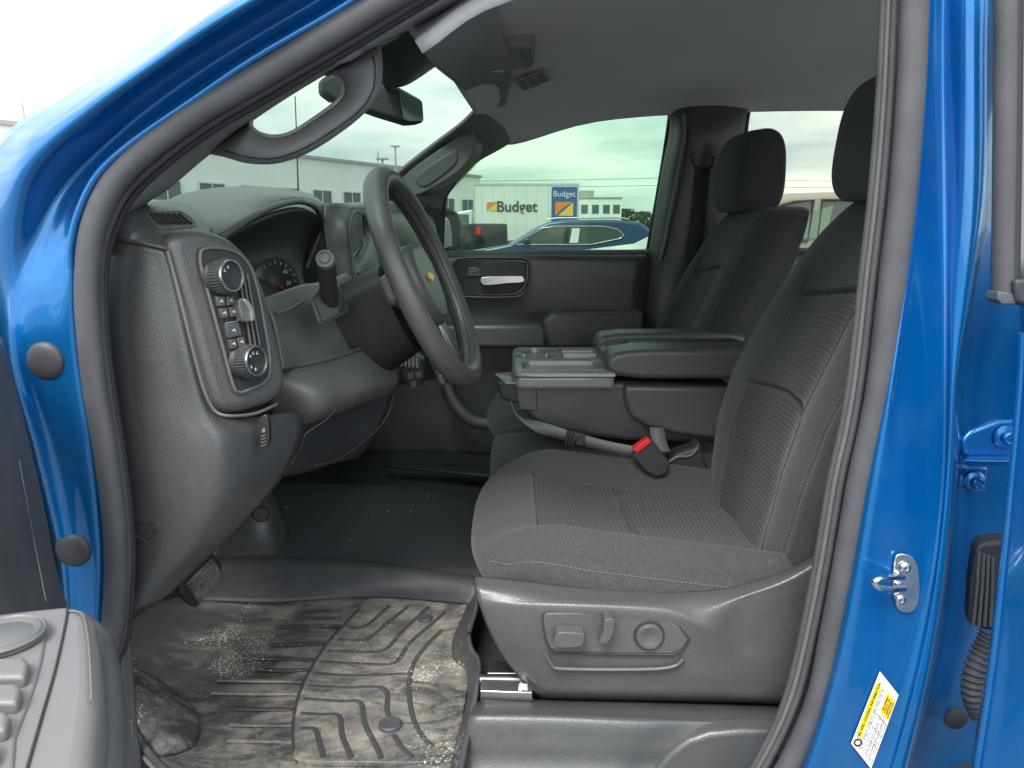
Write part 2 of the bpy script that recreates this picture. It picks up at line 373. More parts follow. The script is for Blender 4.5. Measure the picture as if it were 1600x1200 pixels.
# ================================================================== SETTING
g = obj('ground', [(-400, -60, 0), (400, -60, 0), (400, 700, 0), (-400, 700, 0)], [(0, 1, 2, 3)], 'asphalt'); tag(g, kind='structure')

# ---------------- far buildings and vehicles
car_paint('bld_white', (.62, .63, .60)); mat('bld_wall', (.86, .87, .84), .85, var=.06, vscale=.4); mat('bld_trim', (.40, .40, .38), .7); mat('bld_win', (.10, .13, .15), .2)
wh = thing('warehouse', 'long low white warehouse with a dark roof edge and square windows beyond the windshield', 'building', (-12, 60, 0))
A, B = Vector((-29, 34, 0)), Vector((-3.2, 78, 0)); dr = (B-A).normalized(); nb = Vector((dr.y, -dr.x, 0)); bk = -nb*14
HW = 6.75
def wpt(s, z, o=0): q = A+dr*s-nb*(-o); return Vector((q.x, q.y, z))
L_ = (B-A).length
V = [wpt(0, 0), wpt(L_, 0), wpt(L_, HW), wpt(0, HW)]; o = plate('wall', V, bk, 'bld_wall', wh, bevel=0)
V = [wpt(-.2, HW, .15), wpt(L_+.2, HW, .15), wpt(L_+.2, HW+.22, .15), wpt(-.2, HW+.22, .15)]; plate('roof_edge', V, bk*1.01, 'bld_trim', wh, bevel=0)
for s in np.arange(1.5, L_-2, 3.3):
    q = [wpt(s, 3.35, .06), wpt(s+1.9, 3.35, .06), wpt(s+1.9, 4.5, .06), wpt(s, 4.5, .06)]
    f_ = plate('window', q, -nb*.1, 'bld_win', wh, bevel=0)
    parts = [plate_geo([wpt(s+a, z0, .1), wpt(s+b_, z0, .1), wpt(s+b_, z1, .1), wpt(s+a, z1, .1)], -nb*.05) for a, b_, z0, z1 in ((-.08, 0, 3.3, 4.55), (1.9, 1.98, 3.3, 4.55), (.92, .99, 3.35, 4.5), (0, 1.9, 4.5, 4.58), (0, 1.9, 3.27, 3.35))]
    obj('frame', *merge(parts), 'bld_white', f_, smooth=0)
for s in (8, 22, 36): 
    q = wpt(s, HW+.35, -.4); tube('vent_pipe', [q, q+Vector((0, 0, .9))], .06, 'bld_trim', wh, seg=8)

sb = thing('office_building', 'small distant white office building with a rooftop unit right of the rental truck', 'building', (10, 95, 0))
def bx(name, b6, m, par, bevel=.02): return box(name, b6, m, par, bevel)
bx('wall', (6.5, 13, 92, 102, 0, 5.3), 'bld_wall', sb); bx('rooftop_unit', (8.2, 9.8, 93, 95, 5.3, 6.3), 'bld_trim', sb); bx('roof_edge', (6.4, 13.1, 91.9, 102, 5.3, 5.5), 'bld_trim', sb)
for x in (6.9, 8.2, 9.5, 10.8, 12): bx('window', (x, x+.8, 91.93, 92.02, 3.6, 4.6), 'bld_win', sb)
def blob_tree(name, c, h, r, label, seed, group=None):
    rnd = random.Random(seed); tr = thing(name, label, 'tree', c, group)
    cz = Vector(c); tube('trunk', [cz, cz+Vector((.05, 0, h*.35)), cz+Vector((0, .05, h*.7))], [.16, .12, .05], 'bark', tr, seg=8)
    V, Fc = [], []
    for k in range(1500):
        a = rnd.uniform(0, 2*math.pi); q = Vector((math.cos(a), math.sin(a), 0))*r*math.sqrt(rnd.random())*(.7+.3*math.sin(a*3+seed))
        z = h*.3+(h*.7)*rnd.random(); q *= math.sin(math.pi*min(1, (z/h-.22)/.9)); q = cz+q+Vector((0, 0, z))
        s = rnd.uniform(.08, .22); e1 = Vector((rnd.uniform(-1, 1), rnd.uniform(-1, 1), rnd.uniform(-1, 1))).normalized()*s; e2 = e1.orthogonal().normalized()*s
        n = len(V); V += [q-e1, q+e2, q+e1, q-e2]; Fc.append((n, n+1, n+2, n+3))
    obj('crown', V, Fc, 'foliage', tr, smooth=0)
mat('bark', (.12, .09, .07), .9); mat('foliage', (.05, .08, .04), .8, col2=(.09, .12, .05), vscale=2)
blob_tree('tree', (17.5, 120, 0), 4.9, 3.2, 'round green tree left of its neighbour beyond the parked blue car', 3, 'trees on the horizon')
blob_tree('tree', (21, 124, 0), 4.6, 3.4, 'broader green tree beyond the tail of the blue car', 5, 'trees on the horizon')

# power line with poles
pl = thing('power_line', 'thin sagging overhead wires strung between wooden poles across the sky', 'power line', (0, 110, 0))
for i, x in enumerate((-60, 22, 90)): tube('pole', [(x, 110, 0), (x, 110, 9.2)], .14, 'bark', pl, seg=8)
for z, dz in ((8.9, .5), (7.9, .4)):
    for xa, xb in ((-60, 22), (22, 90)): tube('wire', [(lerp(xa, xb, k/14), 110, z-dz*4*(k/14)*(1-k/14)) for k in range(15)], .028, 'ink', pl, seg=5)

# ---- box truck
bt = thing('box_truck', 'white rental box truck with orange and black lettering on its side', 'box truck', (.6, 34, 0))
YB = 33.0
x0, x1 = -1.63, 2.83
box('cargo_box', (x0, x1, YB, YB+2.3, 1.05, 3.45), 'paint_white', bt, .04)
tr = []
for z in (1.05, 3.40): tr.append(box_geo(x0-.02, x1+.02, YB-.03, YB+.02, z, z+.07))
for x in (x0-.02, x1-.04): tr.append(box_geo(x, x+.06, YB-.034, YB+.02, 1.05, 3.47))
obj('corner_trim', *merge(tr), 'silver', bt, smooth=0)
box('side_panel', (1.68, 2.76, YB-.045, YB-.002, 1.45, 3.33), 'sign_blue' if 'sign_blue' in M else 'paint_navy', bt, .004)
mat('sign_blue', (.02, .10, .32), .5); mat('sign_orange', (.85, .22, .03), .5); mat('sign_gold', (.9, .5, .08), .5); mat('sign_ink', (.05, .06, .08), .5)
D.objects['side_panel'].data.materials[0] = M['sign_blue']
pj = [box_geo(x0+.35+k*.47, x0+.36+k*.47, YB-.006, YB+.01, 1.12, 3.4) for k in range(7)]
obj('panel_joint', *merge(pj), 'bld_trim', bt, smooth=0)
def logo(cx, cz, s, Y, par):
    q = [(cx-s, Y, cz-s*.75), (cx-s, Y, cz+s*.75), (cx+s*.9, Y, cz+s*.75), (cx-.1*s, Y, cz+.1*s)]
    plate('logo_mark', [Vector(v) for v in q], (0, .01, 0), 'sign_orange', par, bevel=0)
    q = [(cx-s*.7, Y, cz-s*.75), (cx+s, Y, cz+s*.72), (cx+s, Y, cz-s*.75)]
    plate('logo_mark', [Vector(v) for v in q], (0, .01, 0), 'sign_gold', par, bevel=0)
logo(-.83, 2.52, .24, YB-.03, bt); text('lettering', 'Budget', (.20, YB-.03, 2.5), (1, 0, 0), (0, 0, 1), .62, 'sign_ink', bt, .005, .012)
logo(2.22, 2.42, .38, YB-.06, bt); text('lettering', 'Budget', (2.21, YB-.06, 3.03), (1, 0, 0), (0, 0, 1), .34, 'paint_white', bt, .005, .0)
box('chassis', (-3.2, 2.9, YB+.3, YB+2, .55, 1.04), 'paint_black', bt, .03)
ob = [(-3.55, .75), (-3.6, 1.35), (-3.3, 1.5), (-2.75, 1.6), (-2.35, 2.3), (-1.7, 2.4), (-1.68, .75)]
plate('cab', [Vector((a, YB+.15, z)) for a, z in ob], (0, 2.0, 0), 'paint_white', bt, .06)
plate('cab_window', [Vector((a, YB+.13, z)) for a, z in [(-2.68, 1.62), (-2.32, 2.2), (-1.85, 2.2), (-1.85, 1.62)]], (0, .05, 0), 'bld_win', bt, 0)
def wheel(c, r, par, wd=.24):
    wv = lathe('wheel', [(r*.6, -wd/2), (r*.95, -wd/2), (r, -wd/3), (r, wd/3), (r*.95, wd/2), (r*.6, wd/2)], c, (0, 1, 0), 'rubber_dark', par)
    lathe('rim', [(r*.2, -wd/2-.02), (r*.55, -wd/2-.01), (r*.62, -wd/2+.02), (r*.62, 0)], c, (0, 1, 0), 'silver', wv)
for x in (-2.7, 1.7): wheel((x, YB+.35, .42), .42, bt)

# ---- generic parked vehicle, side on: X length, front at -X, built from a profile
def parked(name, label, loc, paintm, prof, glassp, wheels, wid=1.85, wr=.36, extra=None, cat='car', group='vehicles parked in the lot', rails=True, pillar=()):
    x, Y, _ = loc; v = thing(name, label, cat, (x, Y, 0), group)
    body = [Vector((x+a, Y, z)) for a, z in prof]
    plate('body', body, (0, wid, 0), paintm, v, .07, 50, 4)
    for gp in glassp:
        wn = plate('window', [Vector((x+a, Y-.012, z)) for a, z in gp], (0, .06, 0), 'car_glass_dark', v, .004)
        pts = [Vector((x+a, Y-.015, z)) for a, z in gp]
        tube('window_trim', pts, .016, 'chrome', wn, closed=True, seg=6)
    for a in wheels: wheel((x+a, Y+.12, wr), wr, v)
    return v
mat('car_glass_dark', (.07, .095, .09), .08, spec=.7, coat=.5)
sv = parked('suv', 'dark blue crossover parked side-on in front of the rental truck', (-.35, 19, 0), 'paint_navy',
    [(-.85, .4), (-.9, .75), (-.75, .98), (.1, 1.13), (.3, 1.17), (.95, 1.58), (1.25, 1.70), (1.7, 1.76), (2.9, 1.76), (3.5, 1.70), (3.85, 1.45), (3.98, 1.15), (4.02, .8), (3.95, .4)],
    [[(.45, 1.16), (.78, 1.36), (1.1, 1.56), (1.4, 1.60), (2.6, 1.60), (2.95, 1.53), (3.12, 1.38), (3.0, 1.30), (2.3, 1.16)]], (.0, 2.95))
plate('paper_notice', [Vector((x, 18.97, z)) for x, z in ((1.42, 1.20), (1.63, 1.20), (1.67, 1.55), (1.48, 1.55))], (0, .01, 0), 'white', sv, 0)
plate('window_pillar', [Vector((x, 18.975, z)) for x, z in ((1.27, 1.16), (1.38, 1.16), (1.42, 1.6), (1.32, 1.6))], (0, .01, 0), 'paint_black', sv, 0)
tube('roof_rail', [(.85, 19.15, 1.76), (1.1, 19.15, 1.80), (2.6, 19.15, 1.81), (2.9, 19.15, 1.77)], .022, 'silver', sv, seg=8)
plate('door_mirror', [Vector((x, 18.85, z)) for x, z in ((.28, 1.18), (.46, 1.18), (.44, 1.30), (.32, 1.29))], (0, .12, 0), 'paint_black', sv, .02)
for pts in ([(1.36, .45), (1.40, 1.15)], [(2.38, .6), (2.45, 1.16)], [(.35, .45), (.42, 1.1)]): tube('door_gap', [Vector((x-.35, 18.992, z)) for x, z in pts], .008, 'ink', sv, seg=5)
plate('tail_lamp', [Vector((x-.35, 18.985, z)) for x, z in ((3.75, 1.12), (4.0, 1.05), (3.98, 1.22), (3.84, 1.30))], (0, .03, 0), 'red', sv, .005)
plate('lower_cladding', [Vector((x, 18.985, z)) for x, z in ((-1.1, .38), (3.5, .38), (3.5, .55), (-1.1, .55))], (0, .02, 0), 'plastic_deep', sv, .005)
# dark pickup parked tail towards us
dp = parked('dark_pickup', 'black raised pickup parked side-on with a red lamp, left of the blue crossover', (-6.2, 24, 0), 'paint_black',
    [(0, .6), (0, 1.2), (1.4, 1.35), (2.0, 2.05), (3.7, 2.08), (4.0, 1.72), (6.05, 1.72), (6.08, 1.0), (6.05, .65)], [[(1.7, 1.4), (2.1, 1.95), (3.5, 1.95), (3.6, 1.45)]], (1.1, 4.9), wid=2, wr=.45, cat='pickup truck')
box('lamp', (-1.12, -.98, 23.95, 24.02, 1.38, 1.62), 'red', dp, .01); box('bumper', (-.6, .05, 23.9, 26, .6, .8), 'chrome', dp, .03)
mat('car_glass_light', (.20, .30, .24), .1, spec=.7)
bs = parked('beige_truck', 'beige crew cab vehicle standing close behind the rear passenger window', (2.15, 8, 0), 'paint_beige',
    [(-1.6, .5), (-1.6, 1.2), (-.6, 1.32), (.3, 1.76), (.7, 1.86), (1.6, 1.89), (3.0, 1.88), (3.6, 1.7), (3.9, 1.3), (3.9, .5)],
    [[(-.1, 1.38), (.5, 1.70), (.75, 1.77), (.95, 1.79), (.92, 1.38)], [(1.02, 1.38), (1.04, 1.79), (2.4, 1.79), (2.4, 1.38)]], (-.7, 2.6), cat='suv')
for q in [x for x in D.objects if x.parent == bs and x.name.startswith('window')]:
    q.data.materials[0] = M['car_glass_dark']
    for z in [x for x in D.objects if x.parent == q]: z.data.materials[0] = M['plastic_deep']
plate('see_through_pane', [Vector((2.15+x, 7.984, z)) for x, z in ((.78, 1.40), (.82, 1.58), (.98, 1.68), (1.16, 1.74), (1.10, 1.40))], (0, .005, 0), 'car_glass_light', bs, 0)
parked('grey_hatchback', 'grey hatchback parked below the warehouse beyond the dash', (-13.4, 33, 0), 'paint_black', [(-.1, .4), (-.1, 1.0), (.8, 1.15), (1.5, 1.95), (2.8, 2.02), (3.6, 1.6), (3.7, .4)],
    [[(1.1, 1.2), (1.6, 1.8), (2.7, 1.85), (3.1, 1.25)]], (.7, 3))
for x, Y in ((-7.6, 46), (-9.2, 62)):
    lp = thing('light_pole', 'slim grey lamp post %s' % ('nearest the warehouse windows' if Y < 50 else 'farther along the warehouse'), 'lamp post', (x, Y, 0), 'lamp posts in the lot')
    tube('pole', [(x, Y, 0), (x, Y, 5.6 if Y < 50 else 8)], .07, 'bld_trim', lp, seg=8); z = 5.6 if Y < 50 else 8
    box('lamp_head', (x-.35, x+.35, Y-.12, Y+.12, z, z+.12), 'bld_trim', lp, .02)
# ================================================================== TRUCK CAB SHELL
tk = thing('pickup_truck', 'bright blue pickup cab seen through its open driver door, grey trim and headliner', 'pickup truck', (.2, 1.6, 0))
# A pillar and hinge pillar: painted skin between the weatherstrip and the outer edge
surf('front_pillar', [
    [(172, 1010, .85), (150, 1015, .835), (125, 1018, .832), (108, 1018, .83), (98, 1018, .85), (92, 1020, .92)],
    [(178, 930, .85), (152, 930, .835), (125, 930, .832), (104, 925, .83), (93, 920, .85), (88, 920, .92)],
    [(180, 850, .85), (153, 850, .835), (125, 850, .832), (96, 850, .83), (83, 850, .85), (78, 850, .92)],
    [(165, 700, .85), (138, 700, .835), (105, 700, .832), (62, 700, .83), (47, 700, .85), (40, 700, .92)],
    [(145, 560, .85), (116, 560, .835), (75, 560, .832), (28, 560, .828), (12, 560, .84), (0, 562, .90)],
    [(138, 460, .85), (109, 460, .835), (78, 455, .834), (34, 445, .832), (8, 435, .835), (-30, 420, .86)],
    [(140, 390, .85), (113, 385, .838), (92, 372, .842), (62, 354, .842), (20, 325, .815), (-30, 290, .84)],
    [(165, 318, .855), (138, 308, .846), (122, 297, .852), (98, 282, .85), (52, 248, .80), (4, 212, .85)],
    [(232, 244, .85), (213, 228, .834), (200, 216, .85), (180, 200, .848), (140, 170, .79), (102, 144, .85)],
    [(320, 178, .85), (302, 160, .834), (290, 147, .85), (270, 130, .848), (236, 102, .785), (205, 80, .85)],
    [(420, 118, .85), (402, 95, .834), (390, 80, .85), (370, 64, .848), (335, 34, .78), (306, 8, .85)],
    [(560, 38, .85), (543, 13, .836), (530, -2, .852), (510, -20, .85), (475, -50, .785), (446, -75, .85)],
    [(700, -55, .86), (683, -77, .84), (670, -92, .856), (650, -108, .855), (615, -140, .79), (588, -165, .86)],
], 'paint', tk, thick=.004, n=7, smooth=180)
# thin folded lip of the pillar beside the weatherstrip
tube('pinch_seam', spl([P(*q) for q in [(109, 420, .826), (110, 385, .826), (123, 330, .826), (153, 272, .826), (208, 221, .826), (297, 159, .826), (397, 91, .826), (537, 9, .828), (677, -82, .83)]], 8), .0042, 'paint', tk, seg=10)
seal = [(146, 1060), (172, 1000), (180, 930), (181, 860), (176, 790), (164, 700), (149, 610), (140, 530), (136, 460), (139, 390), (152, 335), (180, 282), (232, 230), (310, 174), (410, 116), (520, 50), (640, -20), (800, -110)]
sp = spl([P(a, b_, .832) for a, b_ in seal], 8)
ws = tube('weatherstrip', sp, .0135, 'rubber', tk, seg=20, flat=.8)
tube('seal_lip', spl([P(a, b_, .855) for a, b_ in [(165, 1055), (190, 1000), (197, 930), (200, 860), (195, 790), (184, 700), (169, 610), (160, 530), (156, 460), (159, 400), (172, 350), (198, 300), (248, 252), (325, 195), (422, 138), (535, 72), (655, 0), (800, -80)]], 8), .0045, 'rubber', ws, seg=10)
tube('seal_lip', spl([P(a, b_, .862) for a, b_ in [(173, 1055), (198, 1000), (205, 930), (207, 860), (202, 790), (191, 700), (177, 610), (167, 530), (164, 460), (167, 405), (180, 360), (206, 310), (256, 260), (332, 204), (430, 147), (543, 80), (665, 6), (810, -75)]], 8), .004, 'rubber_dark', ws, seg=10)
for i, (a, b_, r) in enumerate(((70, 564, .0205), (115, 859, .0195))):
    c = P(a, b_, .833)
    lathe('rubber_plug', [(r*1.08, .002), (r*1.08, -.001), (r, -.0035), (r*.8, -.0055), (r*.4, -.0068), (0, -.007)], c, (0, 1, 0), 'plug', tk)
# inner A pillar trim
surf('pillar_trim', [
    [(150, 400, .87), (170, 396, .90), (188, 390, .95)],
    [(165, 365, .865), (188, 345, .90), (222, 326, .96)],
    [(205, 300, .865), (240, 300, .90), (262, 297, .97)],
    [(265, 250, .865), (298, 248, .91), (326, 243, .98)],
    [(345, 193, .865), (378, 190, .91), (402, 184, .985)],
    [(440, 137, .865), (478, 128, .92), (517, 112, .99)],
    [(545, 76, .865), (590, 68, .93), (625, 58, 1.02)]], 'pillar_trim', tk, .01)
surf('roof_rail_trim', [
    [(500, 104, .866), (540, 98, .92), (575, 82, 1.0)],
    [(545, 76, .866), (590, 66, .93), (645, 44, 1.06)],
    [(650, 12, .866), (700, 12, .95), (770, 4, 1.16)],
    [(760, -60, .866), (830, -50, .97), (900, -45, 1.22)]], 'header_trim', tk, .01, smooth=180)
st_ = [((388, 192), (322, 240)), ((391, 198), (352, 246)), ((404, 209), (385, 255)), ((428, 215), (430, 256)), ((457, 208), (480, 240)), ((492, 186), (533, 207)), ((526, 162), (573, 174)), ((538, 146), (592, 146)), ((537, 127), (598, 115)), ((524, 113), (597, 84)), ((500, 120), (592, 60))]
rows = []
for k, ((a, b_), (c_, d_)) in enumerate(st_):
    y0 = .975 if k in (0, len(st_)-1) else .948
    L1 = lambda t_, Y: (lerp(a, c_, t_), lerp(b_, d_, t_), Y)
    rows.append([L1(0, y0+.03), L1(.02, y0+.006), L1(.22, y0-.004), L1(.55, y0-.008), L1(.82, y0-.003), L1(.98, y0+.010), L1(1, y0+.03)])
hd = surf('grab_handle', rows, 'pillar_trim', tk, .004, smooth=180)
seam('handle_seam', hd, [(352, 236), (392, 246), (430, 247), (474, 232), (526, 200), (564, 170), (582, 142), (586, 112), (583, 88)], .0012, 'plastic_deep')
tube('handle_lining', spl([P(*q) for q in [(392, 190, .966), (393, 199, .962), (405, 209, .96), (428, 214, .96), (456, 208, .96), (491, 186, .96), (525, 161, .96), (536, 146, .96), (535, 127, .962), (523, 115, .966)]], 8), .003, 'lining', hd, seg=8)
# roof skin and headliner
rows = []
for X, z0, zc in ((-.16, 1.70, 1.80), (.0, 1.755, 1.855), (.25, 1.80, 1.885), (.6, 1.825, 1.90), (1.1, 1.83, 1.90), (1.75, 1.80, 1.87)):
    f = X < -.1
    rows.append([(X+.06*f, .90, z0-.035), (X+.05*f, .98, z0-.005), (X+.03*f, 1.10, z0+.035), (X+.01*f, 1.30, zc-.022), (X+.02*f, 1.63, zc), (X+.05*f, 2.0, zc-.02+.005*f), (X+.08*f, 2.26, z0+.03+.035*f), (X+.10*f, 2.36, z0-.03+.02*(X > .1)+.09*f)])
surf('headliner', rows, 'headliner', tk, .015, raw=True, n=5)
rows = [[(X+.0, .84, z0+.03), (X, 1.0, z0+.08), (X, 1.3, zc+.05), (X, 1.63, zc+.06), (X, 2.0, zc+.05), (X, 2.3, z0+.08), (X, 2.42, z0+.02)] for X, z0, zc in ((-.06, 1.735, 1.83), (.0, 1.755, 1.855), (.25, 1.80, 1.885), (.6, 1.825, 1.90), (1.1, 1.83, 1.90), (1.8, 1.80, 1.87))]
surf('roof', rows, 'paint', tk, .004, raw=True, n=4)
# overhead console, sensor housing, visor label
hl = D.objects['headliner']
def onr(o, a, b_, k): return on(o, a, b_, 0)-ray(a, b_).normalized()*k
oco = [(q.x, q.y) for q in spl([(a, b_, 0) for a, b_ in [(732, 90), (745, 78), (790, 74), (828, 72), (836, 80), (834, 100), (822, 108), (770, 112), (742, 112)]], 4, True)]
oc = plate('overhead_console', [onr(hl, a, b_, .10) for a, b_ in oco], (0, 0, .03), 'header_trim', tk, .004)
for a, b_, e, f in ((752, 86, 778, 84), (764, 112, 788, 110)):
    q0, q1 = onr(hl, a, b_, .103), onr(hl, e, f, .103); lp_ = tube('reading_lamp', [q0, q0.lerp(q1, .5), q1], [.001, .0045, .001], 'chrome', oc, seg=8)
for k in range(3): tube('console_ridge', [onr(hl, 816+k*6, 78, .1015), onr(hl, 818+k*6, 102, .1015)], .0018, 'plastic_mid', oc, seg=6)
tube('console_seam', [onr(hl, a, 97, .1015) for a in (742, 765, 790, 810)], .0014, 'plastic_deep', oc, seg=6)
vl = plate('visor_label', [onr(hl, 804, 128, .05), onr(hl, 850, 110, .05), onr(hl, 860, 126, .05), onr(hl, 818, 143, .05)], (0, 0, .002), 'label_grey' if 'label_grey' in M else 'pillar_trim', tk, 0)
mat('label_grey', (.42, .44, .38), .7); vl.data.materials[0] = M['label_grey']
vparts = []
for k in range(5):
    for s0, s1 in ((.06, .3), (.36, .62), (.68, .92)):
        t0 = .15+k*.17; A0, A1, B0, B1 = onr(hl, 804, 128, .052), onr(hl, 850, 110, .052), onr(hl, 818, 143, .052), onr(hl, 860, 126, .052)
        a = A0.lerp(A1, s0).lerp(B0.lerp(B1, s0), t0); b_ = A0.lerp(A1, s1-.05*random.random()).lerp(B0.lerp(B1, s1), t0)
        vparts.append(tube_geo([a, b_], .0012, seg=4))
obj('printed_lines', *merge(vparts), 'plastic', vl)
sh = surf('sensor_housing', [
    [(590, 80, 1.25), (612, 60, 1.22), (640, 46, 1.2)],
    [(592, 108, 1.32), (625, 92, 1.3), (660, 75, 1.28)],
    [(598, 132, 1.45), (632, 126, 1.43), (674, 96, 1.4)],
    [(602, 138, 1.6), (636, 133, 1.58), (684, 102, 1.55)]], 'plastic_deep', tk, .01)
# sun visor flap folded up near the driver
surf('windshield_header', [
    [(634, 42, 1.0), (690, 20, 1.02), (760, -30, 1.05)],
    [(654, 70, 1.18), (705, 50, 1.2), (775, 20, 1.2)],
    [(676, 101, 1.38), (722, 82, 1.38), (785, 58, 1.38)],
    [(712, 130, 1.72), (748, 112, 1.72), (800, 92, 1.70)],
    [(737, 150, 2.0), (765, 138, 2.0), (800, 122, 1.9)],
    [(746, 163, 2.1), (762, 156, 2.1), (795, 145, 2.05)],
    [(745, 178, 2.13), (760, 172, 2.15), (790, 165, 2.15)]], 'header_trim', tk, .012)
# windshield glass
wsg = surf('windshield', [[(-.04, .89, 1.75), (-.05, .95, 1.80), (-.06, 1.63, 1.905), (-.03, 2.3, 1.86), (-.01, 2.50, 1.78)], [(-.5, .89, 1.50), (-.5, .94, 1.60), (-.56, 1.63, 1.68), (-.5, 2.40, 1.62), (-.48, 2.50, 1.35)], [(-.93, .89, 1.30), (-.93, .94, 1.40), (-1.02, 1.63, 1.46), (-.93, 2.40, 1.41), (-.90, 2.52, 1.25)]], 'glass_shield', tk, 0, raw=True)
surf('cowl', [[(-.88, .86, 1.34), (-.95, 1.63, 1.38), (-.88, 2.4, 1.36)], [(-1.2, .82, 1.32), (-1.3, 1.63, 1.36), (-1.2, 2.5, 1.34)]], 'plastic_deep', tk, .01, raw=True)
surf('hood', [[(-1.18, .72, 1.24), (-1.25, 1.1, 1.335), (-1.25, 1.63, 1.35), (-1.25, 2.1, 1.335), (-1.18, 2.55, 1.24)], [(-2.3, .75, 1.12), (-2.45, 1.1, 1.22), (-2.5, 1.63, 1.23), (-2.45, 2.1, 1.22), (-2.3, 2.5, 1.12)]], 'paint', tk, .01, raw=True)
surf('fender', [[(-.56, .80, 1.28), (-.56, .78, 1.0), (-.56, .79, .6)], [(-1.2, .72, 1.22), (-1.2, .68, 1.0), (-1.2, .70, .6)], [(-2.3, .76, 1.1), (-2.3, .72, .95), (-2.3, .72, .6)]], 'paint', tk, .006, raw=True)
tube('antenna', [P(461, 150, 2.9), P(463, 200, 2.9), P(466, 300, 2.9), P(468, 400, 2.9)], [.002, .0022, .003, .004], 'ink', tk, seg=8)
# far A pillar trim with its handle
surf('far_pillar_trim', [
    [(592, 308, 2.36), (620, 318, 2.4), (668, 322, 2.42), (690, 345, 2.44)],
    [(618, 276, 2.3), (648, 278, 2.35), (690, 300, 2.40), (700, 300, 2.43)],
    [(665, 238, 2.24), (700, 238, 2.30), (735, 258, 2.38), (748, 250, 2.42)],
    [(718, 198, 2.16), (745, 205, 2.22), (790, 225, 2.34), (800, 217, 2.40)],
    [(744, 174, 2.1), (762, 180, 2.17), (790, 202, 2.31), (802, 214, 2.40)]], 'pillar_trim', tk, .01)
fh = plate('far_grab_handle', px([(628, 278), (705, 220), (728, 206), (740, 200), (741, 232), (722, 262), (690, 285), (655, 303), (640, 300)], 2.22, 4), (.02, .07, 0), 'plastic_light', tk, .016)
plate('handle_recess', px([(650, 277), (672, 258), (700, 240), (712, 233), (715, 240), (712, 256), (690, 275), (668, 290), (655, 290)], 2.215, 4), (0, .02, 0), 'plastic', fh, .008)
# far B pillar trim, belt and rails
surf('far_center_pillar', [
    [(1036, 90, 2.36), (1068, 90, 2.36), (1120, 90, 2.36), (1180, 90, 2.36)],
    [(1040, 150, 2.345), (1068, 150, 2.34), (1120, 150, 2.34), (1172, 150, 2.345)],
    [(1046, 200, 2.38), (1072, 200, 2.31), (1115, 205, 2.29), (1163, 205, 2.35)],
    [(1033, 270, 2.40), (1060, 270, 2.33), (1105, 280, 2.31), (1155, 280, 2.38)],
    [(1014, 392, 2.42), (1040, 392, 2.36), (1085, 395, 2.34), (1150, 395, 2.40)],
    [(1005, 470, 2.42), (1028, 470, 2.37), (1080, 470, 2.36), (1150, 470, 2.40)],
    [(998, 640, 2.42), (1020, 640, 2.37), (1080, 640, 2.36), (1150, 640, 2.40)]], 'plastic', tk, .01)
tube('pillar_edge', spl([P(*q) for q in [(1068, 178, 2.31), (1070, 210, 2.3), (1062, 260, 2.31), (1050, 320, 2.33), (1040, 372, 2.35), (1032, 405, 2.36)]], 6), .006, 'pillar_trim', tk, seg=8)
tube('belt_guide', spl([P(*q) for q in [(1078, 240, 2.26), (1088, 262, 2.25), (1110, 262, 2.25), (1116, 245, 2.26)]], 5), .004, 'plastic_gloss', tk, seg=8)
bl = [P(1098, 262, 2.25), P(1092, 330, 2.26), P(1082, 420, 2.3), P(1075, 520, 2.33)]
V, Fc = [], []
for q in spl(bl, 5): V += [q+Vector((-.022, 0, 0)), q+Vector((.022, 0, 0))]
for k in range(len(V)//2-1): Fc.append((2*k, 2*k+1, 2*k+3, 2*k+2))
obj('far_seat_belt', V, Fc, 'fabric_dark', tk, solid=.0015)
# roof side header over far windows
surf('far_roof_rail', [
    [(760, 243, 2.44), (757, 205, 2.27), (744, 165, 2.10)],
    [(800, 215, 2.44), (788, 186, 2.30), (765, 140, 2.06)],
    [(860, 190, 2.43), (848, 166, 2.34), (835, 118, 2.12)],
    [(985, 166, 2.42), (985, 148, 2.35), (985, 108, 2.18)],
    [(1100, 160, 2.42), (1100, 145, 2.35), (1100, 106, 2.18)],
    [(1250, 157, 2.42), (1250, 145, 2.35), (1250, 104, 2.18)],
    [(1480, 157, 2.42), (1480, 145, 2.36), (1480, 112, 2.25)]], 'headliner', tk, .012)
# floor, tunnel, firewall, rear wall
surf('carpet', [
    [(-.75, .86, .735), (-.75, 1.36, .735), (-.75, 1.47, .84), (-.75, 1.65, .90), (-.75, 1.85, .84), (-.75, 2.05, .745), (-.75, 2.45, .74)],
    [(-.3, .86, .735), (-.3, 1.36, .735), (-.3, 1.46, .81), (-.3, 1.65, .875), (-.3, 1.85, .83), (-.3, 2.02, .76), (-.3, 2.45, .755)],
    [(.1, .86, .735), (.1, 1.36, .735), (.1, 1.46, .79), (.1, 1.65, .84), (.1, 1.85, .80), (.1, 2.02, .75), (.1, 2.45, .745)],
    [(1.75, .86, .735), (1.75, 1.25, .735), (1.75, 1.42, .77), (1.75, 1.65, .80), (1.75, 1.85, .77), (1.75, 2.02, .74), (1.75, 2.45, .74)]], 'carpet', tk, .01, raw=True)
surf('firewall', [[(-.62, .86, .70), (-.62, 1.6, .72), (-.62, 2.46, .70)], [(-.80, .86, 1.0), (-.80, 1.6, 1.0), (-.80, 2.46, 1.0)], [(-.82, .86, 1.4), (-.82, 1.6, 1.4), (-.82, 2.46, 1.4)]], 'carpet', tk, .01, raw=True)
box('far_kick_panel', (-1.0, -.15, 2.455, 2.48, .66, 1.40), 'carpet', tk, .004)
